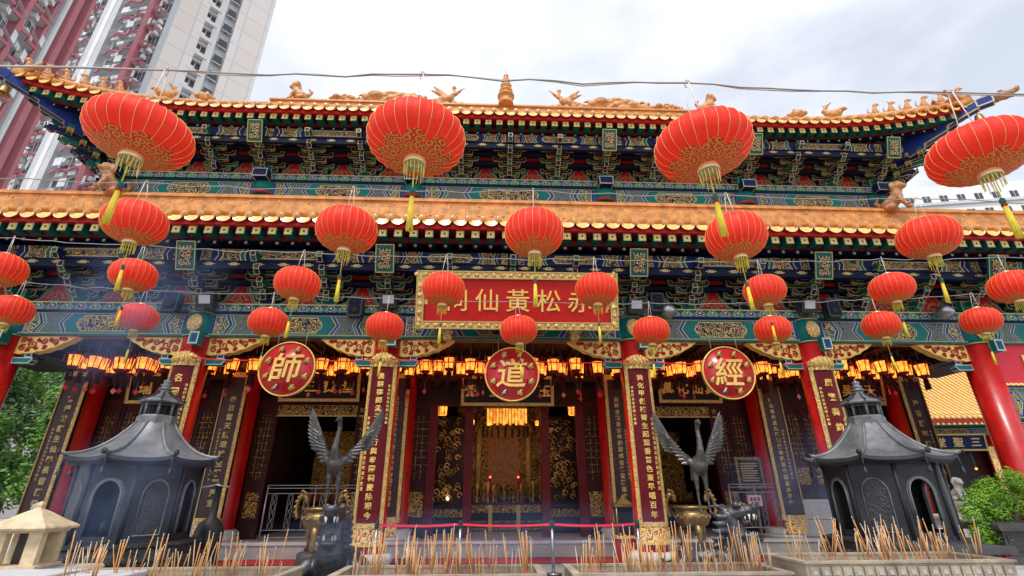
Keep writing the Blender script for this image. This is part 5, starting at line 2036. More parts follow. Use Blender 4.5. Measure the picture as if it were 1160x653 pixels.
def teeth():
    b = B()
    for sg in (-1, 1):
        for y in (-.88, -.80, -.72):
            b.lathe([(.028, 0), (.0, -.13)], 'stone_white', 6, Matrix.Translation((sg*(.10-.03*(y < -.85)), y-.06, 1.42)))
            b.lathe([(.024, 0), (.0, .11)], 'stone_white', 6, Matrix.Translation((sg*(.10-.03*(y < -.85)), y-.03, .97)))
    b.ball((.15, -.73, 1.60), .035, 'brass', seg=8, rings=5); b.ball((-.15, -.73, 1.60), .035, 'brass', seg=8, rings=5)
    return b.mesh('teeth')
TEE = teeth()
def crane_body():
    p = [('b', (0, .02, .98), .20, (.92, 1.1, 1.05)), ('b', (0, .18, .90), .15, (.9, 1.3, .8)), ('t', [(0, .22, .88), (0, .48, .72)], [.12, .05]),
         ('t', [(0, -.08, 1.06), (0, -.18, 1.28), (.02, -.15, 1.52), (.03, -.10, 1.72), (.02, -.16, 1.86)], [.12, .075, .055, .05, .055]),
         ('b', (.02, -.20, 1.88), .065, (1, 1.25, 1)), ('t', [(.02, -.24, 1.88), (0, -.40, 1.80)], [.035, .012]),
         ('t', [(.09, .05, .86), (.10, .03, .62), (.10, .04, .32), (.10, .0, .05)], [.085, .05, .026, .03]), ('t', [(-.09, .05, .86), (-.10, .03, .62), (-.10, .04, .32), (-.10, .0, .05)], [.085, .05, .026, .03])]
    for sg in (-1, 1):
        for a in (-.5, 0, .5):
            p.append(('t', [(sg*.10, 0, .04), (sg*.10+math.sin(a)*.12, -.13, .015)], [.025, .014]))
        p.append(('t', [(sg*.12, .02, 1.02), (sg*.24, .06, 1.10)], [.10, .06]))
    return organic(p, 'bronze_bird', .018, 2, .006, 18)
CRB = crane_body()
def wing_mesh(sg, spread):
    """raised wing: arm, coverts and eleven long primaries"""
    b = B()
    sh = Vector((sg*.14, .05, 1.04)); el = Vector((sg*(.32+.08*spread), .12, 1.28)); wr = Vector((sg*(.40+.16*spread), .08, 1.54))
    tip = Vector((sg*(.56+.26*spread), .02, 1.86))
    b.tube([sh, el, wr, wr.lerp(tip, .35)], [.085, .07, .05, .03], 'bronze_bird', 8)
    def feather(a, d, L, w_, th=.008):
        d = d.normalized()
        side = d.cross(Vector((0, 1, 0))).normalized()
        vs = []
        n = 6
        for i in range(n+1):
            u = i/n
            ww = w_*(1-.25*u) if u < .8 else w_*.8*(1-u)/.2
            c = a+d*L*u+Vector((0, .05*u*u, 0))
            vs += [c-side*ww, c+Vector((0, -th, 0)), c+side*ww, c+Vector((0, th, 0))]
        fs = []
        for i in range(n):
            k = 4*i
            for q in range(4):
                fs.append((k+q, k+(q+1) % 4, k+4+(q+1) % 4, k+4+q))
        b.add(vs, fs, 'bronze_bird', False)
    # primaries fan from the wrist, up and outward then down
    for i in range(11):
        u = i/10
        a = sh.lerp(el, .5).lerp(wr, min(1, .25+u*.9)) if u < .75 else wr.lerp(tip, (u-.75)*.8)
        ang = R(8)+u*R(56)
        d = Vector((sg*math.cos(ang), .05-.1*u, math.sin(ang)))
        feather(a, d, .36+.26*u, .046, .012)
    for i in range(9):
        u = i/8
        a = sh.lerp(wr, u*.98)+Vector((0, -.03, 0))
        ang = R(-5)+u*R(45)
        feather(a, Vector((sg*math.cos(ang), 0, math.sin(ang))), .24+.05*u, .042, .016)
    for i in range(12):
        u = i/11
        a = sh.lerp(el, min(1, u*2)) if u < .5 else el.lerp(wr, (u-.5)*2)
        b.ball(a+Vector((sg*.03, -.04, .01)), .055, 'bronze_bird', sx=1.2, sy=.6, sz=1, seg=8, rings=5)
    return b.mesh('wing')
WN_ = {(1, 1): wing_mesh(1, 1), (-1, 0): wing_mesh(-1, 0), (1, 0): wing_mesh(1, 0), (-1, 1): wing_mesh(-1, 1)}
for (px, py, s, face, sp_l, sp_r, lab1, lab2) in ((370, 650, 1.0, 0.10, 0, 1, 'bronze crane with raised wings on the turtle at left, before the dark left bay', 'dark bronze dragon-headed turtle under the left crane, mouth open to the front'),
                                             (806, 650, 1.0, .85, 1, 0, 'bronze crane with raised wings on the turtle at right, before the gilt urn', 'dark bronze dragon-headed turtle under the right crane, head turned to the right')):
    p = atY(px, py, -2.4)
    base = Vector((-3.42 if px < 500 else 3.80, -2.3, .0))
    q = thing('turtle_statue', lab2, 'statue', base, face, 'dragon-headed turtle statues')
    put('turtle_body', TUR, q)
    put('teeth', TEE, q)
    q.scale = (.98, .95, .86)
    c = thing('crane_statue', lab1, 'statue', (base.x, base.y+.0, 1.50), 0 if face < .3 else .0, 'crane statues')
    # the crane stands on the back of the head and shell
    c.location = (-3.60 if face < .3 else 3.74, base.y-.12, 1.24 if face < .3 else 1.20)
    c.scale = (.93,)*3
    put('crane_body', CRB, c)
    put('wing', WN_[(-1, sp_l)], c)
    put('wing', WN_[(1, sp_r)], c)
    b = B()
    b.lathe([(1.0, 0), (1.0, .05), (.92, .08)], 'stone_dark', 24, Matrix.Translation((base.x, base.y+.15, 0)))
    tag(put('statue_plinth', b), 'round dark plinth under the '+('left' if face < .3 else 'right')+' turtle statue', 'plinth', 'plinths under the turtles')

# ---- gilt bronze urns behind the cranes
def urn(loc, lab):
    t = thing('incense_urn', lab, 'urn', loc, 0, 'gilt urns')
    t.scale = (.68,)*3
    b = B(); b.lathe([(.62, -.55), (.62, -.05), (.56, 0)], 'stone_dark', 24); put('pedestal', b, t)
    b = B()
    b.lathe([(.0, .62), (.30, .64), (.52, .78), (.60, .98), (.56, 1.14), (.50, 1.20), (.54, 1.26), (.64, 1.30), (.64, 1.36), (.55, 1.37), (.52, 1.30)], 'brass', 32)
    for k in range(24):
        a = 2*PI*k/24
        b.ball((math.cos(a)*.60, math.sin(a)*.60, 1.0+.05*(k % 2)), .05, 'brass', seg=6, rings=4)
    put('bowl', b, t)
    for k in range(3):
        a = -PI/2+k*2*PI/3
        b = B()
        b.tube([(math.cos(a)*.36, math.sin(a)*.36, .80), (math.cos(a)*.50, math.sin(a)*.50, .50), (math.cos(a)*.44, math.sin(a)*.44, .22), (math.cos(a)*.50, math.sin(a)*.50, .0)], [.15, .10, .06, .09], 'brass', 10)
        put('leg', b, t)
    for sg in (-1, 1):
        b = B()
        # dragon handle: looping body with curls
        pts = []
        for i in range(18):
            u = i/17
            a = -.9+u*4.2
            pts.append((sg*(.70+.17*math.cos(a)+.05*u), .0, 1.25+.34*math.sin(a)*.9+.30*u))
        b.tube(pts, [.07-.02*math.sin(i*.4) for i in range(18)], 'brass', 8)
        for i in range(2, 17, 2):
            x, y, z = pts[i]
            b.ball((x+sg*.05, 0, z+.04), .055, 'brass', sx=1.2, seg=7, rings=5)
        b.tube([(sg*.72, 0, 1.7), (sg*.62, -.04, 1.84), (sg*.74, 0, 1.92), (sg*.84, 0, 1.82)], [.08, .07, .05, .02], 'brass', 8)
        put('dragon_handle', b, t)
    return t
p = atY(803, 640, -.6); urn((4.40, .05, .38), 'round gilt bronze urn with dragon handles behind the right crane statue')
p = atY(372, 640, -.6); urn((-4.5, .05, .38), 'round gilt bronze urn with dragon handles, mostly hidden behind the left crane statue')
def smallurn():
    b = B()
    b.lathe([(.16, 0), (.14, .05), (.08, .10), (.16, .2), (.20, .32), (.17, .42), (.21, .46)], 'brass', 16)
    return b.mesh('gilt_vase')
SU = smallurn()
tag(put('gilt_vase', SU, None, tuple(atY(744, 622, 1.2))[:2]+(.0,)), 'small gilt vase on the floor right of the middle column', 'vase')

# ---- queue posts and red belts
posts = []
for px, lab in ((419, 'steel queue post before the left middle column'), (519, 'steel queue post left of the doorway middle'), (627, 'steel queue post in the middle before the doorway'), (727, 'steel queue post before the right middle column')):
    base = atY(px, 650, -1.0)
    t = thing('queue_post', lab, 'queue post', (base.x, -1.0 if px > 600 else -.75, 0), 0, 'queue posts before the entrance')
    b = B(); b.lathe([(.0, .03), (.18, .03), (.18, .0), (.0, .0)][::-1], 'black_plastic', 20); b.lathe([(.17, .03), (.06, .05), (.03, .06)], 'steel', 20); put('foot', b, t)
    b = B(); b.lathe([(.034, .04), (.034, .90)], 'steel', 14); put('pole', b, t)
    b = B(); b.lathe([(.045, .90), (.05, .92), (.05, 1.03), (.045, 1.05), (.0, 1.055)], 'black_plastic', 14); put('belt_cassette', b, t)
    posts.append(t.location.copy())
for a, c, lab in zip(posts[:-1], posts[1:], ('red belt stretched left of the doorway', 'red belt stretched across the middle of the doorway', 'red belt stretched right of the doorway, up to the column')):
    b = B()
    n = 12
    d = (c-a); d.z = 0
    e = d.normalized()
    nrm = Vector((-e.y, e.x, 0))*.003
    vs = []
    for i in range(n+1):
        u = i/n
        q = a+e*.05+(d-e*.10)*u
        sg_ = .03*4*u*(1-u)
        for s_ in (-1, 1):
            for zz in (.945, .995):
                vs.append((q.x+nrm.x*s_, q.y+nrm.y*s_, zz-sg_))
    fs = []
    for i in range(n):
        k = 4*i
        fs += [(k, k+4, k+5, k+1), (k+2, k+3, k+7, k+6), (k+1, k+5, k+7, k+3), (k, k+2, k+6, k+4)]
    b.add(vs, fs, 'belt_red')
    tag(put('queue_belt', b), lab, 'belt', 'red belts between the queue posts')

# ---- red carpet strips on the porch floor
b = B()
b.box(-7.6, 7.2, 1.05, 2.26, 0, .008, 'carpet')
tag(put('red_carpet', b), 'long red carpet strip on the porch floor before the step', 'carpet')

# ---- steel barriers in the side bays
def barrier(t, W, H, n):
    b = B()
    for x in (-W/2, 0, W/2):
        b.tube([(x, 0, 0), (x, 0, H)], .022, 'fence_steel', 8)
    for z in (.10, .28, H-.22, H-.08, H):
        b.tube([(-W/2, 0, z), (W/2, 0, z)], .014, 'fence_steel', 6)
    put('rail_frame', b, t)
    b = B()
    for i in range(n):
        x0 = -W/2+W*(i+.5)/n
        for s in (-1, 1):
            pts = []
            for k in range(17):
                u = k/16
                pts.append((x0+s*.05*math.sin(u*PI*4), 0, .28+(H-.50)*u))
            b.tube(pts, .007, 'fence_steel', 4)
        for dx in (-.075, .075):
            b.tube([(x0+dx, 0, .28), (x0+dx, 0, H-.22)], .007, 'fence_steel', 4)
    put('scroll_bars', b, t)
p = atY(350, 611, 2.7)
t = thing('steel_barrier', 'grey steel barrier with scrolled bars across the dark bay behind the left crane', 'barrier', (p.x, 2.7, .40), 0, 'steel barriers on the platform')
barrier(t, 2.75, 1.45, 6)
p = atY(864, 606, 2.7)
t = thing('steel_barrier', 'grey steel barrier with a pink notice at the right of the right bay', 'barrier', (p.x, 2.7, .40), 0, 'steel barriers on the platform')
barrier(t, 1.55, 1.45, 4)
b = B(); b.box(-.21, .21, -.006, .006, -.15, .15, 'notice_pink'); 
for i in range(3):
    b.box(-.15+i*.11, -.07+i*.11, -.010, -.006, -.02, .09, 'print_dark')
for z in (-.07, -.11):
    b.box(-.15, .15, -.010, -.006, z, z+.015, 'card_red')
tag(put('paper_notice', b, None, (p.x-.06, 2.66, .34+1.06)), 'pink paper notice fixed to the right steel barrier', 'notice')
# menu-like notice board with gilt frame
p = atY(850, 536, 2.9)
t = thing('notice_board', 'small dark notice board in an ornate gilt frame above the right barrier', 'notice board', (p.x, 2.95, p.z))
b = B(); b.box(-.36, .36, -.02, .02, -.40, .40, 'black_lacquer'); put('board', b, t)
b = B()
for i in range(44):
    u = i/44*4
    s = u % 1*2-1
    x, z = ((s*.38, .42), (.38, -s*.42), (-s*.38, -.42), (-.38, s*.42))[int(u)]
    b.ball((x, -.03, z), .05+.02*(i % 3 == 0), 'brass', sy=.6, seg=7, rings=5)
put('frame', b, t)
b = B()
for i in range(8):
    b.box(-.26, .26-.1*(i % 3 == 2), -.024, -.02, .26-.07*i, .285-.07*i, 'gold_line')
put('lettering', b, t)
b = B(); b.tube([(0, 0, -.4), (0, 0, -(p.z-.34))], .03, 'brass', 8); b.lathe([(.2, 0), (.18, .04), (.03, .06)], 'brass', 16, Matrix.Translation((0, 0, -(p.z-.34)))); put('stand', b, t)

# stone lanterns/offering boxes by the middle columns (small gilt shrine on right)
p = atY(708, 600, .9)
t = thing('offering_shrine', 'small gilt shrine box on a red stand between the right middle columns', 'shrine', (p.x, .9, 0))
b = B(); b.bbox(-.25, .25, -.2, .2, .0, .55, 'red_paint', .03); b.box(-.28, .28, -.23, .23, .55, .62, 'carved_gold'); put('stand', b, t)
b = B()
for x in (-.22, .22):
    for y in (-.16, .16):
        b.tube([(x, y, .62), (x, y, 1.30)], .025, 'brass', 6)
b.box(-.2, .2, -.12, .14, .62, 1.28, 'black_lacquer'); b.box(-.27, .27, -.2, .2, 1.28, 1.34, 'brass')
b.lathe([(.30, 1.34), (.18, 1.42), (.06, 1.50), (.0, 1.56)], 'brass', 4, Matrix.Rotation(PI/4, 4, 'Z'), False)
put('box', b, t)

# ---- incense troughs
TROUGHS = []
def trough(x0, x1, y0, y1, zt, carved, lab, skew=0):
    t = thing('incense_trough', lab, 'trough', ((x0+x1)/2, (y0+y1)/2, 0), skew, 'stone incense troughs')
    hx, hy = (x1-x0)/2, (y1-y0)/2
    b = B()
    th = .055
    for (a, c, d, e) in ((-hx, hx, -hy, -hy+th), (-hx, hx, hy-th, hy), (-hx, -hx+th, -hy+th, hy-th), (hx-th, hx, -hy+th, hy-th)):
        b.box(a, c, d, e, .10, zt, 'trough_stone')
    b.box(-hx+th, hx-th, -hy+th, hy-th, .10, zt-.25, 'trough_stone')
    for (a, c, d, e) in ((-hx-.02, hx+.02, -hy-.02, -hy+th+.005), (-hx-.02, hx+.02, hy-th-.005, hy+.02), (-hx-.02, -hx+th+.005, -hy+th+.005, hy-th-.005), (hx-th-.005, hx+.02, -hy+th+.005, hy-th-.005)):
        b.box(a, c, d, e, zt-.001, zt+.022, 'trough_stone')
    if carved:
        n = int(2*hx/.115)
        for i in range(n):
            x = -hx+.03+i*(2*hx-.06)/n
            w_ = (2*hx-.06)/n*.80
            for z in (zt-.13, zt-.26):
                b.box(x, x+w_, -hy-.022, -hy, z, z+.10, 'trough_stone')
                b.box(x+w_*.25, x+w_*.75, -hy-.030, -hy-.022, z+.03, z+.07, 'stone')
    b.box(-hx-.05, hx+.05, -hy-.05, hy+.05, 0, .12, 'stone')
    put('box', b, t)
    b = B()
    n = 30; m = 8
    vs = []
    for j in range(m+1):
        for i in range(n+1):
            x = -hx+th+(2*hx-2*th)*i/n; y = -hy+th+(2*hy-2*th)*j/m
            vs.append((x, y, zt-.055+.022*noise.noise(Vector((x*6, y*6, x0)))))
    b.add(vs, [(j*(n+1)+i, j*(n+1)+i+1, (j+1)*(n+1)+i+1, (j+1)*(n+1)+i) for j in range(m) for i in range(n)], 'sand', True)
    put('sand_bed', b, t)
    TROUGHS.append((x0+th, x1-th, y0+th, y1-th, zt-.05))
YT0, YT1 = -7.32, -6.55
trough(-4.86, -2.58, YT0, YT1, .82, False, 'stone trough of incense sticks at left, before the left censer')
trough(-2.08, .02, YT0, YT1, .82, False, 'stone trough of incense sticks left of the middle, before the doorway')
trough(.32, 2.50, YT0, YT1, .82, False, 'stone trough of incense sticks right of the middle, before the right crane')
trough(2.66, 4.86, YT0, YT1, .91, True, 'stone trough with carved squares along its rim, before the right censer')

# ---- incense sticks: one mesh per kind, copied singly
def stick_mesh(kind):
    b = B()
    L = (.42, .50, .38, .46)[kind]
    m = ('stick_tan', 'stick_orange', 'stick_tan', 'stick_orange')[kind]
    r = (.0044, .0048, .0040, .0055)[kind]
    b.lathe([(.0025, 0), (.0025, L*.22)], 'stick_pink', 6)
    b.lathe([(r, L*.22), (r, L*.93)], m, 7)
    b.lathe([(r, L*.93), (r*.8, L*.985), (0, L)], 'ash', 7)
    return b.mesh('incense_stick')
SK = [stick_mesh(k) for k in range(4)]
rs = random.Random(21)
plans = [62, 86, 86, 66]
extra = [34, 56, 56, 40]
TL = ['left', 'middle left', 'middle right', 'right']
for ti, (x0, x1, y0, y1, z) in enumerate(TROUGHS):
    n = 0
    xs0 = x0+.02 if ti else x0+.05
    while n < plans[ti]:
        bx = rs.uniform(xs0, x1-.04); by = rs.uniform(y0+.05, y1-.04)
        cnt_ = rs.choice([1, 1, 1, 2, 2, 3, 5])
        lean = rs.gauss(0, .09); leany = rs.gauss(0, .05)
        if ti == 3:
            lean -= .16
        if ti == 0:
            lean += .10
        for q in range(cnt_):
            if n >= plans[ti]:
                break
            o = bpy.data.objects.new('incense_stick', SK[rs.randrange(4)])
            COL.objects.link(o)
            o.location = (min(x1, max(x0, bx+rs.gauss(0, .014))), min(y1, max(y0, by+rs.gauss(0, .012))), z-.02-rs.random()*.05)
            o.rotation_euler = (leany+rs.gauss(0, .03), lean+rs.gauss(0, .035), rs.random()*6)
            sc_ = rs.uniform(.75, 1.12)
            o.scale = (1, 1, sc_)
            # tilt is about world axes: apply the spin first
            o.rotation_mode = 'XYZ'
            tag(o, 'thin orange and tan incense stick standing in the sand of the '+TL[ti]+' stone trough', 'incense stick', 'incense sticks in the '+TL[ti]+' trough')
            n += 1

# past three hundred single sticks: the rest, lowest in view, as one heap
b = B()
for ti, (x0, x1, y0, y1, z) in enumerate(TROUGHS):
    for q in range(extra[ti]):
        me = SK[rs.randrange(4)]
        M = Matrix.Translation((rs.uniform(x0+.03, x1-.03), rs.uniform(y0+.25, y1-.02), z-.05)) @ Matrix.Rotation(rs.gauss(-.12 if ti == 3 else 0, .13), 4, 'Y') @ Matrix.Rotation(rs.gauss(0, .07), 4, 'X') @ Matrix.Diagonal((1, 1, rs.uniform(.45, .8), 1))
        k0 = len(b.f)
        b.add([v.co for v in me.vertices], [tuple(p.vertices) for p in me.polygons], 'stick_tan', M=M)
        for j, pl in enumerate(me.polygons):
            b.mi[k0+j] = b.mid(me.materials[pl.material_index].name)
tag(put('incense_stubs', b), 'many short burnt incense sticks between the taller ones in all four troughs', 'incense', None, 'stuff')

# ---- lower left: sandstone lantern, pale slab, dark lamp post thing beside the censer
t = thing('stone_lantern', 'small cream sandstone lantern with pyramid roof at the lower left edge', 'stone lantern', (-6.42, -5.55, .73), R(8))
b = B()
b.bbox(-.31, .31, -.26, .26, .0, .05, 'sandstone', .01)
for x in (-.27, .12):
    for y in (-.23, .13):
        b.box(x, x+.15, y, y+.10, .05, .41, 'sandstone')
b.box(-.12, .12, .0, .2, .05, .41, 'stone_dark')
b.bbox(-.30, .30, -.25, .25, .41, .45, 'sandstone', .01)
put('stone_body', b, t)
b = B()
b.lathe([(.47, .44), (.49, .465), (.47, .485), (.30, .56), (.14, .645), (.06, .68), (.035, .70), (.05, .725), (.045, .75), (.0, .775)], 'sandstone', 4, Matrix.Rotation(PI/4, 4, 'Z'), False)
put('stone_roof', b, t)
b = B()
b.bbox(-.9, .7, -.5, .5, 0, .73, 'stone', .03)
tag(put('stone_pedestal', b, None, (-6.42, -5.55, 0)), 'grey stone block under the small cream lantern at lower left', 'pedestal')
for (px, py, D, W_, lab, z) in ((50, 650, 5.0, 1.8, 'pale grey slab table at the lower left edge', .78), (1110, 648, 5.2, 1.1, 'pale grey slab table at the lower right edge', .83)):
    p = atD(px, py, D)
    b = B()
    b.bbox(-W_/2, W_/2, -.35, .35, -.06, 0, 'slab_top', .012)
    b.box(-W_/2+.1, W_/2-.1, -.28, .28, -p.z, -.06, 'stone')
    tag(put('slab_table', b, None, (p.x, p.y, p.z)), lab, 'table', 'pale slab tables beside the troughs')
# small black burner beside the left censer and small bronze vases
p = atY(232, 625, -1.2)
t = thing('pillar_burner', 'black rounded burner post on a small stone base right of the left censer', 'burner', (p.x, -1.2, 0))
b = B(); b.lathe([(.32, 0), (.32, .10), (.26, .14)], 'stone_dark', 20); b.lathe([(.20, .14), (.26, .25), (.28, .9), (.22, 1.05), (.08, 1.16), (.06, 1.7), (.09, 1.74), (.09, 1.80), (.02, 1.86)], 'bronze', 20); put('body', b, t)
b = B(); b.tube([(-.28, -.1, 1.74), (0, -.12, 1.78), (.28, -.1, 1.74)], .02, 'steel', 6); put('handle', b, t)

# stone guardian lions on side balusters
LS = lion_mesh('stone')
LS.name = 'stone_lion'
for (px, py, Y, lab, s) in ((37, 590, .6, 'grey stone lion on a pillar between the trees and the left censer', .42), (1086, 562, .8, 'grey stone lion on a pillar right of the right censer', .50)):
    p = atY(px, py, Y)
    t = thing('stone_lion', lab, 'statue', (p.x, Y, p.z-.25*s), R(-90) if px > 500 else R(-60), 'stone lions')
    o = put('lion_body', LS, t); o.scale = (s, s, s)
    b = B(); b.bbox(-.30, .30, -.24, .24, -.10, 0, 'stone_white', .03); b.bbox(-.24, .24, -.2, .2, -(p.z-.25*s), -.10, 'stone_white', .03); put('pillar', b, t)
# pale stone balustrade blocks at left and right ends
for sg, x0, x1 in ((-1, -13.9, -12.0), (1, 11.3, 12.3)):
    t = thing('stone_balustrade', 'low pale stone wall with drum stones at the '+('left' if sg < 0 else 'right')+' end of the porch', 'balustrade', ((x0+x1)/2, .9, 0), 0, 'stone walls at the porch ends')
    h = .95
    b = B(); b.box((x0-x1)/2, (x1-x0)/2, -.2, .2, 0, h, 'stone_white'); b.bbox((x0-x1)/2-.04, (x1-x0)/2+.04, -.24, .24, h, h+.12, 'stone_white', .03)
    put('wall_block', b, t)
    b = B(); b.lathe([(.0, -.12), (.34, -.12), (.36, -.08), (.36, .08), (.34, .12), (.0, .12)], 'stone_white', 24, Matrix.Translation((-sg*((x1-x0)/2+.15), -.3, .4)) @ Matrix.Rotation(PI/2, 4, 'X'))
    put('drum_stone', b, t)

# ---- foliage
def leaves(b, cs, n, size, mat, seed, flat=.75):
    r = random.Random(seed)
    for (c, rad) in cs:
        c = Vector(c)
        for _ in range(int(n*rad*rad)):
            d = Vector((r.gauss(0, 1), r.gauss(0, 1), r.gauss(0, 1))).normalized()
            q = c+d*rad*(r.random()**.35)*(.8+.35*noise.noise((c+d)*3))
            a = r.random()*2*PI
            s = size*r.uniform(.6, 1.3)
            u = Vector((math.cos(a), math.sin(a), r.uniform(-.6, .6))).normalized()
            v = (d+Vector((r.gauss(0, .5), r.gauss(0, .5), r.gauss(0, .5)+.4))).normalized()
            wv = u.cross(v).normalized()
            u2 = v.cross(wv)
            b.add([q-u2*s, q-wv*s*.45, q+u2*s, q+wv*s*.45], [(0, 1, 2, 3)], mat)
def tree(loc, h, rad, seed, lab, mat='leaf_tree', lsz=.10, dens=760):
    t = thing('garden_tree', lab, 'tree', loc, 0, 'trees beyond the left end of the porch')
    r = random.Random(seed)
    b = B()
    b.tube([(0, 0, 0), (.1, 0, h*.25), (-.05, .1, h*.5), (.05, 0, h*.8)], [.22, .17, .12, .05], 'bark', 8)
    cs = []
    for i in range(15):
        a = i*2.4; u = (i+.5)/15
        z = h*(.18+.78*u)
        rr = rad*math.sin(PI*min(.95, .25+u*.72))*r.uniform(.35, .95)
        p = (math.cos(a)*rr, math.sin(a)*rr, z)
        b.tube([(0, 0, z*.7), (p[0]*.6, p[1]*.6, z*.9), p], [.06, .04, .015], 'bark', 5)
        cs.append((p, rad*r.uniform(.28, .48)))
    put('trunk', b, t)
    b = B()
    leaves(b, cs, dens, lsz, mat, seed)
    put('crown', b, t)
for i, (x, y, h, rd, lab, m) in enumerate(((-21.5, 6.5, 6.5, 2.6, 'leafy green tree framed by the leftmost column and the inner column', 'leaf_tree'), (-17.6, 8.6, 6.4, 2.3, 'green tree behind the far left couplet board', 'leaf_tree'),
                              (-25, 12, 8, 3.2, 'darker tall tree at the far left edge', 'leaf_tree_dark'), (-19.5, 4.2, 3.2, 1.6, 'low bushy tree at the left edge beside the leftmost column', 'leaf_tree'), (-21, 14, 8.5, 3.0, 'dark tree deepest in the left gap', 'leaf_tree_dark'), (-27, 17, 11, 4.0, 'broad green tree far behind the other trees at left', 'leaf_tree'), (-16.2, 12.5, 7.5, 2.8, 'dark tree just beside the far left couplet board', 'leaf_tree_dark'))):
    tree((x, y, 0), h, rd, 40+i, lab, m)
# clipped bush in the dark planter at right
p = atY(1140, 600, -1.2)
t = thing('stone_planter', 'dark carved stone planter box at the right edge', 'planter', (p.x+.35, -1.2, 0))
b = B()
b.bbox(-1.05, 1.05, -.5, .5, .0, .18, 'stone', .02)
b.bbox(-.95, .95, -.45, .45, .18, .34, 'stone_dark', .03); b.bbox(-.85, .85, -.38, .38, .34, .82, 'stone_dark', .03); b.bbox(-.98, .98, -.48, .48, .82, .98, 'stone_dark', .04)
b.box(-.78, .78, -.395, -.38, .42, .74, 'carved_bronze')
put('planter_box', b, t)
t2 = thing('clipped_bush', 'bright green clipped juniper bush growing over the planter at the right edge', 'bush', (p.x+.1, -1.35, .75))
b = B()
b.tube([(0, 0, .15), (-.2, 0, .5), (-.5, -.1, .7)], [.06, .05, .03], 'bark', 6); b.tube([(0, 0, .15), (.2, 0, .6), (.5, .1, 1.0)], [.06, .05, .03], 'bark', 6)
put('stem', b, t2)
b = B()
rb = random.Random(5)
cs = []
for (x, z, rr) in ((-.92, .42, .28), (-.65, .10, .30), (-.62, .68, .34), (-.25, .45, .38), (-.25, .88, .36), (.15, .70, .40), (.15, 1.12, .32), (.55, .95, .38), (.55, .5, .36), (.95, .8, .38), (-.75, -.22, .24), (.95, 1.25, .3), (-.45, -.05, .28), (-.98, .05, .2)):
    cs.append(((x, rb.uniform(-.15, .15), z), rr))
leaves(b, cs, 12000, .026, 'leaf_bush', 5)
put('foliage', b, t2)
p = atD(1068, 617, 7.6)
t = thing('stone_bench', 'low dark stone slab on red legs between the right censer and the planter', 'bench', (p.x, p.y, 0))
b = B(); b.bbox(-.75, .75, -.45, .45, p.z-.10, p.z, 'stone_dark', .03); put('seat', b, t)
b = B()
for x in (-.62, .58):
    b.box(x, x+.06, -.38, -.32, 0, p.z-.10, 'red_paint'); b.box(x, x+.06, .32, .38, 0, p.z-.10, 'red_paint')
put('bench_frame', b, t)
# brown wooden panel leaning by the right column
p = atY(1076+10, 520, 3.0)

# ---- right wing: red banner, low painted beam, gilt figures
p0 = atY(1142, 412, -.15)
t = thing('red_banner', 'plain bright red cloth banner hung right of the rightmost column', 'banner', (15.05, -.12, 4.88))
b = B()
n = 20
vs = []
for i in range(n+1):
    x = -1.55+3.1*i/n
    for z in (-.52, .58):
        vs.append((x, .02*math.sin(i*.9)*(1 if z < 0 else .3), z))
b.add(vs, [(2*i, 2*i+2, 2*i+3, 2*i+1) for i in range(n)], 'banner_red')
b.add([(x, y+.012, z) for x, y, z in vs], [(2*i+1, 2*i+3, 2*i+2, 2*i) for i in range(n)], 'banner_red')
put('cloth', b, t)
b = B()
b.tube([(-1.6, 0, .60), (1.6, 0, .60)], .02, 'steel', 6)
put('pole', b, t)
b = B()
letter(b, '慶', -.55, .05, .5, -.03, 'gold_pale', .006, .01)
letter(b, '祝', .25, .05, .5, -.03, 'gold_pale', .006, .01)
put('lettering', b, t)
b = B()
b.box(13.6, 17, .02, .30, 3.35, 4.32, 'navy')
painted_beam(b, 13.6, 17, 3.40, 4.30, .015, 'beam')
put('painted_beam', b, temple)
b = B(); b.box(13.6, 17, .4, .5, 0, 3.35, 'maroon_wood'); b.box(13.6, 17, .02, .2, 3.0, 3.33, 'carved_dim'); put('wing_wall', b, temple)

# ---- side temple seen through the right gap
def at_az(px, py, D):
    r_ = ray(px, py); h = math.hypot(r_.x, r_.y)
    return Vector((CAM.x+r_.x/h*D, CAM.y+r_.y/h*D, CAM.z+r_.z/h*D))
c = at_az(1080, 520, 40)
st = thing('side_hall', 'smaller temple hall with orange tiled roof and dark entrance, seen through the right gap', 'temple', (c.x, c.y, 0), R(-6))
b = B()
b.box(-7, 7, 0, 6, 0, 5.6, 'maroon_wood')
b.box(-1.6, 1.2, -.06, 0, .3, 4.2, 'black_lacquer')
put('wall', b, st)
b = B()
n = 60; NU = 5
for i in range(n+1):
    x = -9+.3*i
    pts = [(x, -1.8+uu*4.8, 5.62+3.9*(.75*uu+.25*uu*uu)) for uu in (0, .2, .4, .6, .8, 1)]
    b.tube(pts, .085, 'tile_light', 8)
for u in range(5):
    u0, u1 = u/5, (u+1)/5
    z0_, z1_ = [5.55+3.9*(.75*q+.25*q*q) for q in (u0, u1)]
    b.quad([(-9, -1.8+u0*4.8, z0_), (9, -1.8+u0*4.8, z0_), (9, -1.8+u1*4.8, z1_), (-9, -1.8+u1*4.8, z1_)], 'brown_glaze')
for i in range(n+1):
    x = -9+.3*i
    b.lathe([(.0, 0), (.11, 0), (.11, .1)], 'tile_light', 8, Matrix.Translation((x, -1.85, 5.62)) @ Matrix.Rotation(-PI/2, 4, 'X'))
    b.box(x-.05, x+.05, -1.75, -1.5, 5.22, 5.34, 'gold_pale')
b.box(-9, 9, -1.78, -1.72, 5.36, 5.56, 'red_paint')
b.box(-9, 9, 2.8, 3.2, 9.2, 9.8, 'ridge_glaze')
put('roof', b, st)
b = B()
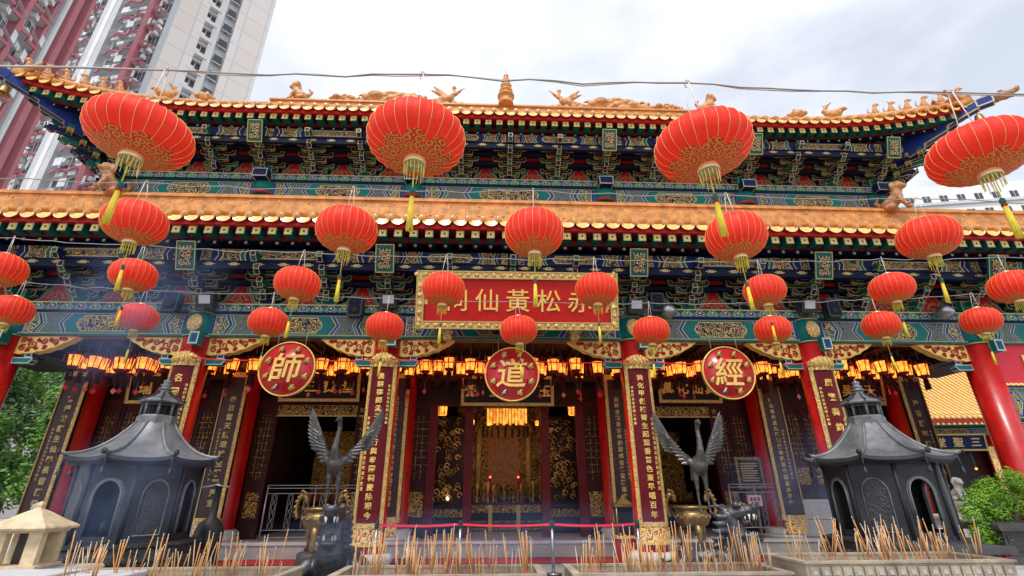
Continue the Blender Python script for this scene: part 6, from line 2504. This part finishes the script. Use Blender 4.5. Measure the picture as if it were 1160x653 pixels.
b.box(-7, 7, -.5, -.2, 4.75, 5.2, 'navy'); painted_beam(b, -3, 3, 4.75, 5.2, -.51, 'beam'); b.box(-7, 7, -1.2, -.5, 5.2, 5.36, 'teal_dark')
put('painted_beam', b, st)
for x in (-2.6, 2.2, 5.5):
    b = B(); b.lathe([(.26, 0), (.26, 4.8)], 'red_lacquer', 16, Matrix.Translation((x, -.3, 0))); put('column', b, st)
b = B(); b.box(1.55, 2.05, -.62, -.56, .8, 4.2, 'maroon'); b.box(1.62, 1.98, -.63, -.62, .9, 4.1, 'scroll_red'); put('gilt_plaque', b, st)
board_with_text('hall_name_board', 'dark board with three gold characters over the side hall entrance', 'name board', st.matrix_world @ Vector((0, 0, 0))+Vector((c.x-.1, c.y-.75, 4.35)), 3.1, .95, .09, '堂聖三', .55, R(8), 'navy', 'gold_line', 'gold_line', None, R(-6))
tag(put('hall_light', B().ball((0, 0, 0), .07, 'glow', seg=8, rings=6).tube([(0, 0, .1), (0, 0, 1.0)], .01, 'wire', 4), None, (c.x+.6, c.y-.6, 2.9)), 'small orange lamp in the dark entrance of the side hall', 'lamp')
# long white building far right
a0 = at_az(1000, 225, 62); a1 = at_az(1290, 225, 78)
d = a1-a0; d.z = 0; Lw_ = d.length
wt = thing('white_building', 'long white building with a green strip and small windows beyond the right roof', 'building', (a0.x, a0.y, 0), math.atan2(d.y, d.x))
ztop = at_az(1030, 212, 64).z
b = B()
b.box(-8, Lw_, 0, 12, 0, ztop-2.6, 'twr_white'); b.box(0.5, Lw_-2, .5, 12, ztop-2.6, ztop, 'twr_white'); b.box(-8, Lw_, -.25, 0, ztop-2.8, ztop-2.5, 'twr_grey'); b.box(-8, Lw_, -.06, 0, ztop-5.2, ztop-4.5, 'twr_green')
put('wall', b, wt)
for fl, z in enumerate((ztop-2.0, ztop-4.2, ztop-7.0, ztop-10)):
    for i in range(12):
        b = B(); b.box(-.38, .38, -.04, .02, 0, .75, 'twr_dark'); b.tube([(0, -.05, 0), (0, -.05, .75)], .03, 'twr_white', 4)
        if fl == 0 and i < 1: continue
        put('window', b, wt, (1.2+i*(Lw_-3)/12, .5 if fl == 0 else 0, z))

# ---- apartment towers behind the left of the temple
FH = 2.85
def bay_mesh(w_, pink, seed):
    """one flat's front: window, air conditioners, ledge, washing"""
    r = random.Random(seed)
    b = B()
    b.box(0, w_, -.05, .02, 0, FH, 'twr_grey')
    b.box(.25, w_*.47, -.09, -.05, .75, 2.25, 'twr_dark')
    b.box(w_*.53, w_-.25, -.09, -.05, .75, 2.25, 'twr_dark')
    for x in (w_*.36, w_*.72):
        b.box(x-.03, x+.03, -.12, -.09, .75, 2.25, 'twr_white')
    # zigzag ledge
    q = [(0, -.05), (0, -.55), (w_*.28, -.95), (w_*.5, -.55), (w_*.78, -.95), (w_, -.55), (w_, -.05)]
    for i in range(1, 5):
        (x0, y0), (x1, y1) = q[i], q[i+1]
        b.add([(x0, y0, 0), (x1, y1, 0), (x1, y1, .34), (x0, y0, .34), (x0, y0+.12, 0), (x1, y1+.12, 0), (x1, y1+.12, .34), (x0, y0+.12, .34)], [(0, 1, 2, 3), (4, 7, 6, 5), (3, 2, 6, 7), (0, 4, 5, 1)], pink)
    b.add([(x, y, .02) for x, y in q], [tuple(reversed(range(7)))], 'twr_grey')
    for k in range(3):
        x = r.uniform(.2, w_-.9)
        z = r.choice([.36, .36, 1.3, 2.3])
        b.box(x, x+.75, -.60, -.12, z, z+.5, 'twr_white')
        b.lathe([(.0, 0), (.19, 0), (.19, .01)], 'twr_grey', 8, Matrix.Translation((x+.3, -.60, z+.25)) @ Matrix.Rotation(PI/2, 4, 'X'))
    if r.random() < .7:
        x = r.uniform(.2, w_-1.0)
        b.box(x, x+.8, -1.1, -1.06, .5, 1.5, 'twr_cloth')
    for k in range(3):
        b.tube([(.2, -.95-.1*k, .45), (w_-.2, -.95-.1*k, .45)], .025, 'twr_grey', 4)
    return b.mesh('flat_front')
BAYS = [bay_mesh(3.6, 'twr_pink', i) for i in range(4)]
def win_mesh(kind):
    b = B()
    if kind == 0:
        b.box(-.5, .5, -.03, .05, 0, 1.2, 'twr_dark'); b.box(-.58, .58, -.08, -.0, -.10, 0, 'twr_white')
    else:
        b.box(-.75, .75, -.03, .05, 0, 1.5, 'twr_dark'); b.box(-.9, .9, -.7, 0, -.55, -.02, 'twr_white'); b.box(-.04, .04, -.06, -.03, 0, 1.5, 'twr_white'); b.box(-.8, .8, -.5, 0, 1.5, 1.6, 'twr_white')
        b.box(-.6, -.1, -.5, -.1, .0, .45, 'twr_cloth')
    return b.mesh('window')
WM = [win_mesh(0), win_mesh(1)]
def tower(lab, pa, pb, D0, D1, spec, zmin, zmax, H=118, back=5):
    a = at_az(pa, 0, D0); c = at_az(pb, 0, D1)
    d = c-a; d.z = 0
    L = d.length
    t = thing('apartment_tower', lab, 'apartment tower', (a.x, a.y, 0), math.atan2(d.y, d.x), 'apartment towers behind the temple')
    b = B()
    b.box(0, L, .0, back, 0, H, 'twr_grey')
    bays = []
    for (f0, f1, kind) in spec:
        x0, x1 = f0*L, f1*L
        if kind == 'pink':
            b.box(x0, x1, -1.0, 0, 0, H, 'twr_pink')
        elif kind == 'pink_thin':
            b.box(x0, x1, -.6, 0, 0, H, 'twr_pink')
        elif kind == 'grey':
            b.box(x0, x1, -.8, 0, 0, H, 'twr_grey')
            b.box(x0+(x1-x0)*.35, x0+(x1-x0)*.62, -.86, -.8, 0, H, 'twr_white')
        elif kind == 'tile':
            b.box(x0, x1, -.7, 0, 0, H, 'twr_tile')
        elif kind == 'white':
            b.box(x0, x1, -.5, 0, 0, H, 'twr_white')
        elif kind == 'dark':
            b.box(x0, x1, -.02, 0, 0, H, 'twr_dark')
            z = 0
            while z < H:
                b.box(x0, x1, -.25, -.02, z, z+.5, 'twr_grey'); z += FH
        elif kind == 'bal':
            bays.append((x0, x1))
        elif kind in ('win', 'winac'):
            bays.append((x0, x1, kind))
    put('wall', b, t)
    units = []
    for bb in bays:
        z = zmin
        k = 0
        while z < zmax:
            units.append((bb, z, k)); z += FH; k += 1
    # nearest 100 as parts, the rest as one
    mid = (zmin+zmax)/2
    units.sort(key=lambda q: abs(q[1]-VISZ))
    rest = B()
    for i, (bb, z, k) in enumerate(units):
        if len(bb) == 2:
            me = BAYS[(k+int(bb[0])) % 4]; loc = (bb[0], -.02, z); sx = (bb[1]-bb[0])/3.6; nm = 'flat_front'
        else:
            me = WM[0 if bb[2] == 'win' else 1]; loc = ((bb[0]+bb[1])/2, -.52 if bb[2] == 'win' else -.02, z+.8); sx = 1; nm = 'window'
        if i < 98:
            o = put(nm, me, t, loc); o.scale = (sx, 1, 1)
        else:
            M = Matrix.Translation(loc) @ Matrix.Diagonal((sx, 1, 1, 1))
            rest.add([v.co for v in me.vertices], [tuple(p.vertices) for p in me.polygons], 'twr_grey', M=M)
            ofs = len(rest.f)-len(me.polygons)
            for j, pl in enumerate(me.polygons):
                rest.mi[ofs+j] = rest.mid(me.materials[pl.material_index].name)
    if rest.v:
        tag(put('flat_fronts', rest, t), kind='stuff')
    return t
VISZ = 55
tower('tall red and grey apartment tower with ledges and air conditioners, at the far left', -70, 104, 42, 55,
      [(0, .03, 'pink_thin'), (.03, .20, 'bal'), (.20, .23, 'pink_thin'), (.23, .41, 'bal'), (.41, .45, 'pink_thin'), (.45, .62, 'bal'), (.62, .65, 'pink_thin'), (.66, .71, 'grey'), (.73, .79, 'pink'), (.79, .87, 'dark'), (.87, .91, 'pink'), (.91, 1, 'bal')], 10, 100)
tower('grey apartment tower with pink ledges and a pale vertical strip, between the other two towers', 108, 199, 70, 59,
      [(0, .06, 'pink'), (.06, .26, 'bal'), (.28, .46, 'grey'), (.48, .82, 'bal'), (.82, .88, 'pink'), (.88, 1.0, 'bal')], 10, 100)
tower('pale tiled apartment tower with small dark windows, nearest the middle of the photo', 197, 312, 60, 62,
      [(0, .33, 'tile'), (.33, .43, 'winac'), (.43, .50, 'white'), (.50, .63, 'win'), (.63, 1.0, 'tile')], 10, 104)

# ================================================================ SMOKE
def smoke(name, lab, loc, size, dens, seed, col=(.55, .66, .88)):
    b = B()
    b.lathe([(.0, -1), (.6, -.85), (.95, -.4), (1, 0), (.9, .5), (.6, .85), (.0, 1)], 'smoke_mat', 20, cap=False)
    o = put(name, b, None, loc)
    o.scale = size
    return tag(o, lab, 'smoke', None, 'stuff')
m = bpy.data.materials.new('smoke_mat'); m.use_nodes = True
t_ = m.node_tree
for n in list(t_.nodes): t_.nodes.remove(n)
o_ = t_.nodes.new('ShaderNodeOutputMaterial'); pv = t_.nodes.new('ShaderNodeVolumePrincipled')
pv.inputs['Color'].default_value = (.38, .54, .95, 1)
tc_ = t_.nodes.new('ShaderNodeTexCoord'); nz_ = t_.nodes.new('ShaderNodeTexNoise'); nz_.inputs['Scale'].default_value = 1.5; nz_.inputs['Detail'].default_value = 4; nz_.inputs['Distortion'].default_value = 1.2
mr = t_.nodes.new('ShaderNodeMapRange'); mr.inputs['From Min'].default_value = .44; mr.inputs['From Max'].default_value = .70; mr.inputs['To Min'].default_value = 0; mr.inputs['To Max'].default_value = 1.0
ln = t_.nodes.new('ShaderNodeVectorMath'); ln.operation = 'LENGTH'
mf = t_.nodes.new('ShaderNodeMapRange'); mf.inputs['From Min'].default_value = .35; mf.inputs['From Max'].default_value = .95; mf.inputs['To Min'].default_value = 1; mf.inputs['To Max'].default_value = 0
mm = t_.nodes.new('ShaderNodeMath'); mm.operation = 'MULTIPLY'; m5 = t_.nodes.new('ShaderNodeMath'); m5.operation = 'MULTIPLY'; m5.inputs[1].default_value = .65
L_ = t_.links.new
L_(tc_.outputs['Object'], nz_.inputs['Vector']); L_(nz_.outputs[0], mr.inputs[0]); L_(tc_.outputs['Object'], ln.inputs[0]); L_(ln.outputs['Value'], mf.inputs[0])
L_(mr.outputs[0], mm.inputs[0]); L_(mf.outputs[0], mm.inputs[1]); L_(mm.outputs[0], m5.inputs[0]); L_(m5.outputs[0], pv.inputs['Density']); L_(pv.outputs[0], o_.inputs['Volume'])
MT['smoke_mat'] = m
smoke('smoke', 'blue wisp of incense smoke drifting before the left censer', (-6.1, -4.6, 1.75), (1.5, .6, 1.1), 1, 1)
smoke('smoke', 'thin blue smoke drifting around the right censer and the planter', (7.0, -1.2, 1.9), (2.6, .9, 1.4), 1, 2)
smoke('smoke', 'blue incense smoke drifting up under the roof edge at left', (-8.6, -2.2, 5.6), (2.6, .9, 2.2), 1, 4)
smoke('smoke', 'thin blue smoke over the middle troughs', (-.4, -4.2, 1.0), (4.2, .7, .7), 1, 3)

bpy.data.scenes.remove(TMP)
